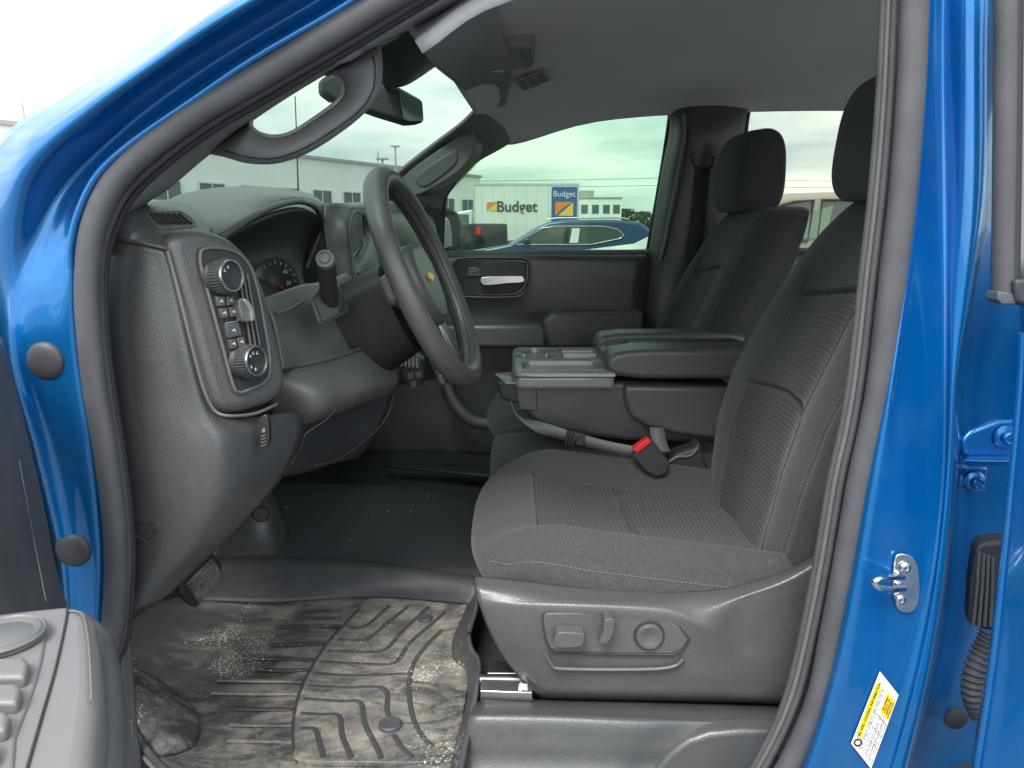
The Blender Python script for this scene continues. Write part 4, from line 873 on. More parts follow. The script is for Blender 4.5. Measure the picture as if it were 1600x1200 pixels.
# lid
lidp = [(.195, 1.19), (.20, 1.212), (.215, 1.224), (.26, 1.230), (.52, 1.232), (.56, 1.225), (.56, 1.168), (.27, 1.168), (.215, 1.175)]
plate('armrest_lid', [Vector((x, 1.545, z)) for x, z in lidp], (0, .115, 0), 'plastic_soft', cs, .014, bseg=4)
plate('armrest_lid', [Vector((x+.004, 1.80, z+.001)) for x, z in lidp], (0, .095, 0), 'plastic_soft', cs, .014, bseg=4)
plate('lid_tray', [Vector((x, 1.655, z)) for x, z in [(.20, 1.17), (.205, 1.205), (.56, 1.212), (.56, 1.17)]], (0, .15, 0), 'plastic_light', cs, .004)
plate('lid_inlay', [(.27, 1.675, 1.214), (.53, 1.675, 1.217), (.53, 1.79, 1.217), (.27, 1.79, 1.214)], (0, 0, .003), 'plastic_deep', cs, .001)
bd = [(800, 598), (835, 590), (960, 596), (1150, 604), (1150, 698), (1090, 692), (980, 690), (920, 683), (870, 674), (835, 660), (815, 640), (803, 618)]
plate('console_body', px(bd, 1.575), (0, .29, 0), 'plastic', cs, .012)
plate('hinge_cover', px([(975, 602), (1150, 606), (1150, 690), (1060, 680), (1010, 668), (985, 652), (977, 630)], 1.552, 0), (0, .03, 0), 'plastic_soft', cs, .010)
plate('side_badge', px([(805, 598), (838, 600), (839, 642), (812, 640)], 1.568), (0, .01, 0), 'plastic', cs, .002)
plate('front_latch', [P(773, 583, 1.62), P(800, 581, 1.74), P(836, 590, 1.62), P(838, 596, 1.565), P(790, 598, 1.565)], (0, 0, -.004), 'tray', cs, .0012)
plate('latch_box', px([(776, 596), (836, 598), (838, 628), (800, 630), (782, 622)], 1.572), (.0, .10, .0), 'plastic_deep', cs, .005)

# belt webbing and buckles
bw = thing('seat_belt', 'grey seat belt webbing sagging beneath the console side', 'seat belt', (.2, 1.5, .98))
def ribbon(name, pts, wdt, wv, m, par, th=.0015):
    V, Fc = [], []
    p = spl(pts, 7)
    for q in p: V += [q-Vector(wv)*wdt/2, q+Vector(wv)*wdt/2]
    for k in range(len(p)-1): Fc.append((2*k, 2*k+1, 2*k+3, 2*k+2))
    return obj(name, V, Fc, m, par, solid=th, smooth=180)
wpts = spl([P(798, 626, 1.535), P(808, 648, 1.53), P(832, 664, 1.515), P(866, 674, 1.495), P(905, 686, 1.485), P(950, 698, 1.48), P(996, 707, 1.465)], 7)
V, Fc = [], []
for k, q in enumerate(wpts):
    s = k/(len(wpts)-1); wv = Vector((0, lerp(1, -.25, sstep(.15, .6, s)), lerp(.12, .95, sstep(.15, .6, s)))).normalized()*lerp(.012, .0135, s); V += [q-wv, q+wv]
for k in range(len(wpts)-1): Fc.append((2*k, 2*k+1, 2*k+3, 2*k+2))
obj('webbing', V, Fc, 'webbing', bw, solid=.0015, smooth=180)
for k in (0, 1, 2): tube('webbing_guide', [P(888+k*5, 672+k, 1.475), P(884+k*5, 694+k, 1.475)], .0022, 'plastic_deep', bw, seg=8)
plate('slide_clip', px([(903, 676), (915, 679), (912, 698), (899, 695)], 1.474), (0, .01, 0), 'plastic_deep', bw, .002)
ribbon('upper_webbing', [P(1026, 668, 1.53), P(1030, 690, 1.51), P(1036, 706, 1.49)], .03, (1, 0, 0), 'webbing', bw)
bkn = thing('seat_belt_buckle', 'black belt buckle with a red release button beside the driver seat', 'belt buckle', (.25, 1.42, .93))
plate('housing', px([(988, 712), (1018, 687), (1048, 724), (1040, 742), (1024, 746), (1008, 736)], 1.43), (.0, .024, .0), 'plastic_deep', bkn, .004)
plate('release_button', px([(989, 702), (1013, 685), (1019, 691), (995, 709)], 1.426), (0, .022, 0), 'red', bkn, .002)
tube('stalk', [P(1032, 735, 1.45), P(1046, 748, 1.46)], .006, 'plastic', bkn, seg=10)
bk2 = thing('belt_anchor', 'black plastic belt anchor cover wedged by the seat hinge', 'belt anchor', (.3, 1.5, .93))
plate('cover', px([(1046, 718), (1060, 708), (1085, 700), (1094, 690), (1100, 712), (1112, 742), (1080, 756), (1058, 752), (1048, 735)], 1.49, 0), (0, .05, 0), 'plastic_deep', bk2, .008)
tube('cover_edge', px([(1045, 722), (1058, 714), (1078, 712), (1090, 700)], 1.487, 5, False), .003, 'plastic_light', bk2, seg=8)
box('belt_slot', (.335, .37, 1.485, 1.492, .95, .965), 'plastic_light', bk2, .002)
# ================================================================== DASHBOARD
db = thing('dashboard', 'charcoal dashboard with gauge hood, headlamp controls and lower knee panels', 'dashboard', (-.5, 1.6, 1.1))
surf('end_panel', [
    [(160, 370, .93), (166, 369, .90), (212, 379, .886), (240, 386, .885), (257, 391, .887), (268, 394, .90)],
    [(156, 450, .93), (161, 450, .90), (215, 452, .885), (255, 455, .885), (276, 456, .889), (292, 458, .91)],
    [(160, 550, .93), (166, 550, .90), (225, 552, .885), (270, 555, .885), (298, 557, .889), (316, 560, .92)],
    [(170, 630, .93), (176, 630, .90), (240, 635, .885), (290, 640, .885), (322, 642, .892), (345, 652, .92)],
    [(178, 700, .93), (184, 700, .90), (250, 705, .885), (318, 700, .885), (368, 690, .91), (470, 648, 1.05)],
    [(188, 770, .93), (194, 770, .90), (255, 772, .885), (310, 775, .886), (368, 762, .912), (448, 735, 1.02)],
    [(197, 850, .93), (203, 850, .90), (240, 850, .886), (278, 850, .888), (325, 838, .905), (378, 820, .97)],
    [(197, 910, .93), (203, 910, .90), (225, 905, .888), (246, 900, .89), (280, 890, .90), (315, 880, .95)],
    [(186, 958, .93), (192, 958, .91), (200, 957, .90), (215, 954, .90), (240, 945, .91), (268, 925, .93)]], 'plastic', db, .006, n=7, smooth=180)
tube('seam', px([(168, 369), (212, 380), (262, 391)], .884, 6, False), .0013, 'ink', db, seg=6)
tube('seam', spl([P(*q) for q in [(262, 392, .884), (275, 440, .884), (290, 500, .884), (305, 560, .885), (320, 612, .886), (336, 642, .89), (360, 650, .895), (400, 646, .93), (432, 632, .97)]], 6), .0022, 'plastic_light', db, seg=8)
# corner pad with defrost vent
surf('corner_pad', [
    [(200, 330, .93), (215, 320, .95), (245, 314, 1.0), (280, 314, 1.05), (310, 325, 1.09)],
    [(183, 345, .90), (205, 330, .91), (245, 326, .95), (290, 332, 1.0), (330, 348, 1.03)],
    [(172, 358, .893), (200, 350, .892), (240, 350, .915), (290, 358, .95), (330, 368, .97)],
    [(165, 369, .893), (205, 377, .885), (245, 386, .885), (268, 388, .895), (330, 386, .93)]], 'plastic', db, .006, smooth=180)
cpad = [o for o in D.objects if o.name == 'corner_pad'][0]
ep = D.objects['end_panel']
vt = None
#, [P(231, 335, .92), P(278, 333, .955), P(302, 351, .935), P(256, 354, .905)], (0, .004, -.012), 'ink', db, .002)
prv = []
for k in range(6):
    s = k/5; q0 = (lerp(236, 279, s), 335); q1 = (lerp(254, 298, s), 350)
    prv.append(tube_geo([on(cpad, lerp(q0[0], q1[0], t_/6), lerp(q0[1], q1[1], t_/6), .0002) for t_ in range(7)], .0032, seg=8, flat=1))
obj('side_vent', *merge(prv), 'ink', cpad)
seam('vent_surround', cpad, [(228, 334), (262, 331), (284, 332), (306, 351), (280, 356), (252, 356), (238, 346), (228, 334)], .0014, 'plastic_light')
# gauge hood
surf('gauge_hood', [
    [(258, 322, 1.03), (278, 305, 1.14), (330, 294, 1.25), (385, 291, 1.36), (440, 294, 1.46), (485, 303, 1.53), (510, 322, 1.56)],
    [(262, 345, 1.0), (300, 318, 1.08), (345, 304, 1.17), (400, 297, 1.28), (450, 300, 1.40), (490, 309, 1.49), (507, 322, 1.54)],
    [(270, 366, .98), (318, 340, 1.03), (365, 318, 1.11), (415, 306, 1.22), (460, 305, 1.36), (494, 314, 1.47), (508, 335, 1.53)],
    [(290, 384, .975), (342, 360, 1.0), (385, 336, 1.08), (425, 320, 1.20), (466, 312, 1.34), (497, 322, 1.45), (507, 348, 1.52)],
    [(300, 392, .985), (352, 368, 1.01), (392, 346, 1.09), (430, 328, 1.21), (468, 319, 1.35), (494, 330, 1.46), (503, 356, 1.52)]], 'plastic_light', db, .012, n=7, smooth=180)
stitches('stitching', [P(*q) for q in [(362, 352, 1.035), (398, 328, 1.135), (440, 311, 1.26), (480, 309, 1.40), (500, 318, 1.49)]], db, step=.012, ln=.008, r=.0006)
tube('hood_rim', spl([P(*q) for q in [(345, 372, 1.0), (362, 360, 1.03), (398, 336, 1.12), (430, 322, 1.22), (468, 315, 1.35), (494, 326, 1.45), (504, 352, 1.52), (492, 385, 1.52), (478, 420, 1.5)]], 7), .005, 'plastic', db, seg=10)
# binnacle cavity and gauge face
surf('binnacle', [
    [(350, 372, 1.02), (395, 350, 1.10), (432, 334, 1.22), (468, 326, 1.36), (492, 335, 1.46), (500, 360, 1.52), (484, 400, 1.52)],
    [(345, 400, 1.10), (385, 380, 1.18), (425, 365, 1.28), (460, 358, 1.38), (480, 362, 1.46), (480, 385, 1.5), (470, 420, 1.5)],
    [(360, 440, 1.10), (385, 420, 1.18), (425, 408, 1.28), (455, 402, 1.36), (470, 405, 1.42), (472, 425, 1.45), (465, 440, 1.46)],
    [(390, 475, 1.07), (410, 470, 1.12), (430, 465, 1.18), (450, 462, 1.24), (470, 458, 1.30), (480, 452, 1.36), (490, 450, 1.4)]], 'plastic_deep', db, .006, smooth=180)
bn_ = D.objects['binnacle']; ctr = on(bn_, 430, 446, .004); gc = lathe('gauge_cluster', [(.042, -.001), (.042, .001), (.040, .002), (0, .002)], ctr, (.75, -.6, .1), 'plastic_gloss', db)
ctr = ctr+Vector((.75, -.6, .1)).normalized()*.003; nn_ = Vector((.75, -.6, .1)).normalized(); _, u_, v_ = frame(nn_)
for k in range(14):
    a = math.pi*(.30+k/14*1.35); d0 = u_*math.sin(a)+v_*math.cos(a); tube('gauge_tick', [ctr+d0*.031, ctr+d0*(.035 if k % 2 else .037)], .0006, 'label_grey', gc, seg=5)
tube('gauge_needle', [ctr, ctr-u_*.018-v_*.02], .0008, 'red', gc, seg=6)
for k, (a, b_) in enumerate(((421, 418), (428, 436), (433, 452))): text('gauge_number', ('40', '20', '0')[k], ctr+u_*(.018-.018*k)+v_*(-.016-.004*(k == 1)), v_ if v_.y > 0 else -v_, (0, 0, 1), .009, 'label_grey', gc, .0002)
# switch pod with headlamp knob, buttons and drive mode knob
pp = P(350, 500, .925); pn = Vector((.80, -.59, .10)).normalized()
def Q(a, b_, off=0): return PN(a, b_, pp, pn, off)
pod = [(266, 392), (266, 374), (278, 362), (310, 357), (345, 364), (372, 380), (398, 410), (416, 450), (430, 500), (443, 550), (450, 590), (446, 612), (428, 628), (395, 640), (362, 645), (340, 636), (326, 610), (310, 555), (292, 490), (274, 430)]
plate('switch_pod', spl([Q(*q) for q in pod], 4, True), -pn*.05, 'plastic_soft', db, .014, bseg=5, smooth=60)
bzo = [(313, 398), (319, 389), (345, 388), (372, 396), (390, 415), (402, 450), (412, 500), (421, 555), (421, 584), (412, 598), (392, 608), (374, 613), (364, 600), (345, 530), (326, 460), (315, 420)]
bz = plate('switch_bezel', spl([Q(a, b_, .004) for a, b_ in bzo], 3, True), -pn*.01, 'plastic_deep', db, .002)
tube('bezel_rim', spl([Q(a, b_, .005) for a, b_ in bzo], 5, True), .0022, 'plastic_light', bz, closed=True, seg=8)
def knob(name, a, b_, r, par, syms=()):
    pn = Vector((.92, -.38, .10)).normalized(); c = Q(a, b_, .004)-pn*.003
    k = lathe(name, [(r*1.1, 0), (r*1.08, .004), (r, .006), (r*.98, .022), (r*.93, .0245), (r*.86, .0245), (r*.84, .022), (0, .022)], c, pn, 'plastic_deep', par, 40)
    ring('knob_ring', [(r*.84, .0235), (r*.86, .0258), (r*.93, .0258), (r*.955, .0235)], c, pn, 'silver', k, 40)
    pr = []; ax, u, v = frame(pn)
    for q in range(36):
        an = 2*math.pi*q/36; d_ = u*math.cos(an)+v*math.sin(an); pr.append(tube_geo([c+d_*r*1.0+pn*.008, c+d_*r*.99+pn*.021], .0011, seg=5))
    obj('knob_grip', *merge(pr), 'plastic', k)
    pr = []
    for q in syms:
        d_ = u*math.cos(q)+v*math.sin(q); c2 = c+d_*r*.52+pn*.0225
        pr.append(tube_geo([c2-u*.0016, c2+u*.0004+v*.0012, c2+u*.0018-v*.0006], .0006, seg=5)); pr.append(tube_geo([c2-v*.0015-u*.0008, c2+v*.0014-u*.001], .0005, seg=5))
    obj('knob_symbols', *merge(pr), 'white', k); return k
knob('headlamp_knob', 341, 433, .0205, bz, (.2, .9)); knob('drive_mode_knob', 380, 565, .0200, bz, (-.5, .2, .8, 2.2, 3.0))
for rr in ([(338, 463), (352, 463), (353, 478), (341, 479)], [(354, 463), (366, 462), (368, 476), (355, 478)], [(343, 482), (356, 481), (358, 496), (347, 498)], [(358, 480), (369, 479), (371, 494), (361, 496)],
           [(352, 508), (374, 504), (379, 524), (357, 529)], [(358, 531), (369, 529), (372, 543), (362, 546)], [(371, 528), (382, 526), (385, 540), (374, 543)]):
    bt_ = plate('button', [Q(a, b_, .010) for a, b_ in rr], -pn*.008, 'plastic', bz, .0012)
    cx = sum(q[0] for q in rr)/4; cy = sum(q[1] for q in rr)/4
    tube('button_symbol', [Q(cx-2, cy+1, .0107), Q(cx+1, cy-2, .0107), Q(cx+2.5, cy+2, .0107)], .0006, 'white', bt_, seg=5)
tube('button_frame', [Q(351, 506, .008), Q(376, 501, .008)], .0012, 'silver', bz, seg=6)
plate('vent_louver', [Q(a, b_, .006) for a, b_ in [(372, 425), (384, 430), (408, 540), (396, 545)]], -pn*.004, 'ink', bz, .001)
for k in range(3): tube('louver_blade', [Q(374+k*6, 428, .009), Q(392+k*7, 540, .009)], .0018, 'plastic', bz, seg=8)
plate('vent_tab', spl([Q(a, b_, .022) for a, b_ in [(373, 470), (385, 466), (394, 480), (398, 498), (390, 503), (380, 500)]], 3, True), -pn*.016, 'plastic_soft', bz, .003)
plate('vent_tab_trim', spl([Q(a, b_, .026) for a, b_ in [(380, 469), (387, 468), (396, 482), (399, 496), (394, 502), (390, 484)]], 3, True), -pn*.006, 'silver', bz, .002)

# panel around the column, stalk base, knee panels
surf('column_panel', [
    [(404, 468, 1.06), (432, 458, 1.10), (470, 445, 1.18), (500, 440, 1.26), (545, 425, 1.36)],
    [(424, 490, 1.05), (446, 485, 1.09), (480, 478, 1.16), (520, 470, 1.24), (565, 465, 1.34)],
    [(436, 540, 1.05), (462, 532, 1.09), (500, 528, 1.15), (545, 520, 1.22), (590, 515, 1.32)],
    [(444, 580, 1.05), (468, 575, 1.09), (515, 565, 1.14), (560, 555, 1.21), (612, 555, 1.30)]], 'plastic_mid', db, .006, smooth=180)
surf('knee_panel', [
    [(415, 562, 1.07), (470, 562, 1.10), (520, 552, 1.15), (570, 542, 1.21), (618, 540, 1.30)],
    [(415, 600, 1.05), (485, 605, 1.065), (535, 600, 1.12), (585, 595, 1.18), (625, 590, 1.26)],
    [(420, 650, 1.08), (495, 640, 1.07), (535, 630, 1.12), (580, 615, 1.18), (618, 605, 1.25)],
    [(430, 680, 1.10), (490, 660, 1.10), (530, 645, 1.15), (575, 628, 1.21), (612, 615, 1.28)]], 'plastic_mid', db, .006, smooth=180)
tube('seam', spl([P(*q) for q in [(444, 578, 1.045), (470, 573, 1.075), (520, 562, 1.125), (572, 545, 1.19)]], 6), .0012, 'ink', db, seg=6)
tube('seam', spl([P(*q) for q in [(430, 490, 1.05), (455, 482, 1.09), (475, 470, 1.13)]], 6), .0025, 'plastic_light', db, seg=6)
surf('lower_panel', [
    [(470, 650, 1.07), (510, 640, 1.16), (560, 620, 1.24), (618, 602, 1.32)],
    [(462, 690, 1.08), (500, 685, 1.16), (550, 665, 1.24), (605, 640, 1.30)],
    [(452, 730, 1.09), (490, 722, 1.16), (530, 712, 1.23), (585, 685, 1.29)],
    [(440, 745, 1.11), (480, 738, 1.18), (520, 725, 1.25), (560, 716, 1.31)]], 'plastic_deep', db, .006, smooth=180)
tube('panel_edge', spl([P(*q) for q in [(446, 738, 1.08), (470, 700, 1.075), (478, 678, 1.07), (510, 655, 1.1), (530, 632, 1.12)]], 6), .0009, 'plastic', db, seg=8)
tube('panel_edge', spl([P(*q) for q in [(490, 728, 1.14), (530, 716, 1.2), (580, 680, 1.27), (605, 650, 1.29), (615, 618, 1.29)]], 6), .001, 'plastic', db, seg=8)
sbp = [P(484, 466, 1.085), P(498, 446, 1.115), P(530, 444, 1.155), P(546, 486, 1.15), P(503, 508, 1.085), P(497, 504, 1.08)]
sb_ = plate('stalk_bezel', sbp, (-.006, .02, -.004), 'plastic_light', db, .005)
tube('bezel_groove', [q+Vector((.001, -.002, 0)) for q in [P(489, 467, 1.083), P(502, 450, 1.11), P(527, 448, 1.15), P(541, 484, 1.145), P(504, 503, 1.083)]], .0009, 'ink', sb_, closed=True, seg=6)
c = P(515, 472, 1.13)
lathe('stalk_boot', [(.021, -.004), (.023, .0), (.019, .003), (.016, .001), (0, .0)], c, (.3, -.9, .2), 'plastic_deep', sb_)
stc = thing('turn_signal_stalk', 'black turn signal stalk with grey end cap pointing out of the dash', 'control stalk', tuple(c))
stp = [c, P(513, 445, 1.08), P(509, 406, 1.03)]
tube('lever', stp, [.013, .0125, .0125], 'plastic_deep', stc, seg=20)
ax_ = (stp[2]-stp[1]).normalized()+Vector((.0, -.9, .0)); ax_.normalize()
lathe('end_cap', [(.0125, -.008), (.013, .0), (.0115, .003), (.009, .0035), (.008, .0015), (.0065, .0015), (.0058, .004), (0, .0045)], P(508, 405, 1.022), ax_, 'plastic_light', stc)
# lighted power-tailgate switch on lower corner of the end panel, vin badge
es = plate('lower_switch', px([(404, 658), (410, 650), (418, 652), (421, 680), (418, 698), (410, 700), (405, 685)], .93, 3), (0, .01, 0), 'plastic_gloss', db, .002)
lathe('switch_lamp', [(0, -.001), (.0022, -.001), (.0028, .001)], P(412, 673, .927), (0, 1, 0), 'silver', es)
for k in range(4): tube('switch_ridge', [P(408, 682+k*5, .928), P(416, 679+k*5, .928)], .0008, 'plastic_light', es, seg=5)
eb = None
for pts in ([(208, 818), (243, 818), (246, 830), (229, 844), (208, 833), (208, 818)], [(222, 818), (222, 831), (232, 831), (232, 820)], [(226, 838), (226, 831)], [(234, 820), (234, 834), (244, 826)]): seam('molded_badge', ep, pts, .0008, 'plastic_deep', .0003, n=2)
seam('molded_badge_edge', ep, [(208, 834), (218, 840), (229, 845)], .0007, 'plastic_light', .0006, n=2)
# centre stack and passenger side
surf('stack_side', [
    [(508, 320, 1.52), (525, 317, 1.54), (548, 320, 1.58), (562, 326, 1.62)],
    [(505, 350, 1.50), (522, 350, 1.51), (545, 352, 1.52), (548, 352, 1.56)],
    [(512, 400, 1.50), (528, 400, 1.51), (548, 400, 1.52), (553, 400, 1.56)],
    [(525, 450, 1.50), (538, 450, 1.51), (555, 445, 1.52), (560, 440, 1.56)],
    [(535, 500, 1.50), (545, 500, 1.51), (565, 500, 1.52), (570, 500, 1.56)],
    [(555, 600, 1.50), (570, 600, 1.51), (590, 600, 1.52), (595, 600, 1.56)]], 'plastic', db, .006)
sc_ = plate('touch_screen', [P(545, 333, 1.55), P(563, 331, 1.76), P(566, 378, 1.78), P(553, 400, 1.57)], (-.02, .0, 0), 'plastic_gloss', db, .004)
pl_ = [P(545, 333, 1.545), P(563, 330, 1.76), P(566, 378, 1.78), P(552, 402, 1.565)]
tube('screen_rim', pl_, .0022, 'silver', sc_, closed=True, seg=8)
surf('stack_edge', [
    [(566, 328, 1.80), (575, 328, 1.82), (585, 330, 1.86)],
    [(570, 370, 1.80), (578, 370, 1.82), (588, 372, 1.86)],
    [(558, 400, 1.68), (572, 402, 1.72), (592, 405, 1.86)],
    [(545, 425, 1.58), (565, 432, 1.66), (600, 440, 1.86)]], 'plastic_light', db, .01)
surf('passenger_pad', [
    [(508, 318, 1.6), (560, 316, 1.85), (610, 314, 2.1), (655, 322, 2.38)],
    [(515, 325, 1.58), (572, 322, 1.83), (622, 320, 2.08), (668, 330, 2.38)],
    [(560, 345, 1.78), (590, 345, 1.86), (640, 345, 2.08), (680, 350, 2.38)],
    [(575, 400, 1.80), (600, 400, 1.9), (650, 400, 2.12), (688, 400, 2.38)],
    [(570, 440, 1.82), (600, 440, 1.9), (650, 440, 2.12), (688, 440, 2.38)],
    [(590, 520, 1.82), (610, 520, 1.9), (655, 520, 2.12), (690, 520, 2.38)],
    [(600, 600, 1.80), (620, 600, 1.9), (650, 590, 2.12), (690, 585, 2.38)]], 'plastic', db, .01, smooth=180)
surf('glove_box', [
    [(600, 440, 1.88), (640, 438, 2.05), (688, 440, 2.34)], [(620, 500, 1.86), (650, 500, 2.04), (692, 498, 2.34)],
    [(628, 560, 1.86), (655, 560, 2.04), (694, 552, 2.34)], [(618, 600, 1.88), (640, 600, 2.04), (690, 590, 2.34)]], 'plastic', db, .01)
surf('dash_top', [
    [(-.90, .88, 1.42), (-.95, 1.6, 1.44), (-.90, 2.42, 1.42)],
    [(-.66, .90, 1.47), (-.70, 1.6, 1.50), (-.66, 2.40, 1.49)],
    [(-.50, .93, 1.485), (-.55, 1.6, 1.53), (-.48, 2.38, 1.525)],
    [(-.44, .95, 1.44), (-.50, 1.6, 1.48), (-.42, 2.38, 1.49)],
    [(-.50, .97, 1.25), (-.55, 1.6, 1.25), (-.50, 2.36, 1.25)],
    [(-.58, .97, 1.08), (-.58, 1.6, 1.05), (-.58, 2.36, 1.08)]], 'plastic_light', db, .01, raw=True, smooth=180)
# switch row on the lower centre stack
ls = thing('console_switches', 'row of ribbed switches low on the centre stack below the wheel', 'switch bank', tuple(P(645, 575, 1.5)))
plate('housing', px([(624, 560), (637, 550), (660, 562), (664, 585), (660, 602), (638, 606), (626, 585)], 1.50, 0), (0, .05, 0), 'plastic_deep', ls, .005)
for k in range(5):
    plate('rocker', px([(625+k*6, 558-1.5*k+k*2.2), (629+k*6, 556-1.5*k+k*2.2), (630+k*6, 571-1.5*k+k*2.2), (626+k*6, 574-1.5*k+k*2.2)], 1.495), (0, .01, 0), 'tray', ls, .001)
for a, b_ in ((636, 590), (648, 588), (640, 602)): plate('button', px([(a, b_-6), (a+10, b_-8), (a+11, b_+3), (a+1, b_+4)], 1.494), (0, .01, 0), 'plastic', ls, .001)
tube('key_ring', spl([P(590, 570, 1.38), P(600, 582, 1.38), P(598, 596, 1.38), P(586, 602, 1.38)], 6), .0035, 'chrome', ls, seg=8)

# ================================================================== STEERING WHEEL AND COLUMN
wc = Vector((-.142, 1.27, 1.393)); dz_ = (P(722, 578, 1.27)-P(590, 278, 1.27)).normalized()*-1; wy_ = Vector((.085, 1, 0)).normalized(); wy_ = (wy_-dz_*wy_.dot(dz_)).normalized()
wn = wy_.cross(dz_); wn = wn if wn.x > 0 else -wn
sw_ = thing('steering_wheel', 'dark grey three spoke steering wheel with gold emblem in front of the driver seat', 'steering wheel', tuple(wc))
RW = .176
def wp(a, r, o=0): return wc+(dz_*math.cos(a)+wy_*math.sin(a))*r+wn*o
tube('rim', [wp(2*math.pi*k/96, RW) for k in range(96)], [.0165+.0015*math.cos(4*math.pi*k/96) for k in range(96)], 'plastic_soft', sw_, closed=True, seg=20, up=tuple(wn), flat=1.15)
for sg in (-1, 1):
    tube('rim_seam', [wp(2*math.pi*k/96, RW-.0165, .006*sg) for k in range(96)], .0010, 'ink', sw_, closed=True, seg=5)
def wplate(name, pts, o, th, m, par, bev): return plate(name, [wp(0, 0, o)+dz_*a+wy_*b_ for a, b_ in pts], -wn*th, m, par, bev)
hub = [(.062, 0), (.060, .045), (.035, .070), (-.005, .075), (-.045, .062), (-.072, .035), (-.080, 0), (-.072, -.035), (-.045, -.062), (-.005, -.075), (.035, -.070), (.060, -.045)]
hb = plate('airbag_cover', spl([wc+wn*.006+dz_*a+wy_*b_ for a, b_ in hub], 4, True), -wn*.045, 'plastic_soft', sw_, .014, bseg=5)
for sg in (-1, 1):
    wplate('spoke', [(.030, sg*.065), (.034, sg*.11), (.030, sg*.168), (-.012, sg*.168), (-.03, sg*.11), (-.035, sg*.065)], -.012, .024, 'plastic', sw_, .008)
    wplate('spoke_switches', [(.018, sg*.078), (.020, sg*.12), (-.012, sg*.122), (-.018, sg*.08)], -.006, .01, 'plastic_gloss', sw_, .004)
    wplate('lower_spoke', [(-.055, sg*.018), (-.058, sg*.058), (-.110, sg*.078), (-.150, sg*.088), (-.164, sg*.050), (-.12, sg*.028)], -.014, .016, 'silver', sw_, .005)
wplate('lower_spoke_core', [(-.05, -.05), (-.05, .05), (-.168, .062), (-.168, -.062)], -.026, .014, 'plastic', sw_, .005)
em = [(-.007, -.034), (-.003, -.034), (.001, -.034), (.001, -.012), (.0095, -.012), (.0095, .012), (.001, .012), (.001, .034), (-.008, .034), (-.008, .012), (-.0155, .012), (-.0155, -.012), (-.008, -.012)]
em = [(.0065, -.030), (.0065, -.011), (.0115, -.011), (.0115, .011), (.0065, .011), (.0065, .026), (-.0045, .030), (-.0045, .011), (-.0105, .011), (-.0105, -.011), (-.0045, -.011), (-.0045, -.026)]
em = [(a*.72, b_*.72) for a, b_ in em]
wplate('emblem', em, .0095, .004, 'gold', sw_, .001)
# column shroud
cdir = -wn; p0 = wc+cdir*.045; p1 = wc+cdir*.138+Vector((0, 0, -.012))
def shr(name, rr, c0, c1, m, par):
    rows = []
    V, Fc = [], []; n = 40; st_ = 10
    for i in range(st_+1):
        s = i/st_; c = Vector(c0).lerp(Vector(c1), s); sc2 = (1-.5*(1-srnd(1-min(1, s/.12), 2)))*(1 if s < .8 else 1)
        for k in range(n):
            a = 2*math.pi*k/n; ca, sa = math.cos(a), math.sin(a)
            x = math.copysign(abs(ca)**.65, ca); y = math.copysign(abs(sa)**.65, sa)
            V.append(c+(dz_*x*(rr[0] if x > 0 else rr[1])+wy_*y*rr[2])*sc2*(.9+.1*s))
    for i in range(st_):
        for k in range(n): Fc.append((i*n+k, i*n+(k+1) % n, (i+1)*n+(k+1) % n, (i+1)*n+k))
    Fc.append(tuple(range(n))[::-1]); Fc.append(tuple(st_*n+k for k in range(n)))
    return obj(name, V, Fc, m, par, smooth=60)
csd = shr('column_shroud', (.058, .115, .085), p0, p1, 'shroud', db)

# ================================================================== REAR VIEW MIRROR
rm = thing('rear_view_mirror', 'wide rear view mirror hanging below the windshield header', 'mirror', tuple(P(600, 160, 1.6)))
plate('housing', px([(504, 124), (516, 114), (545, 118), (590, 128), (626, 136), (662, 156), (664, 192), (640, 194), (600, 182), (560, 168), (520, 156), (505, 145)], 1.60, 0), (-.02, .035, 0), 'plastic_deep', rm, .008)
plate('mirror_face', px([(624, 140), (659, 158), (661, 189), (640, 190), (630, 186)], 1.596), (0, .002, 0), 'mirror_tint' if 'mirror_tint' in M else 'glass_car', rm, .001)
tube('mount', [P(598, 130, 1.62), P(612, 118, 1.60), P(622, 108, 1.58)], .012, 'plastic_deep', rm, seg=12)
mat('mirror_tint', (.12, .17, .16), .08, spec=.8)
for q in list(D.objects):
    if q.name.startswith('mirror_face') or q.name.startswith('mirror_lens'): q.data.materials[0] = M['mirror_tint'] if q.name.startswith('mirror_face') else M['mirror_glass']

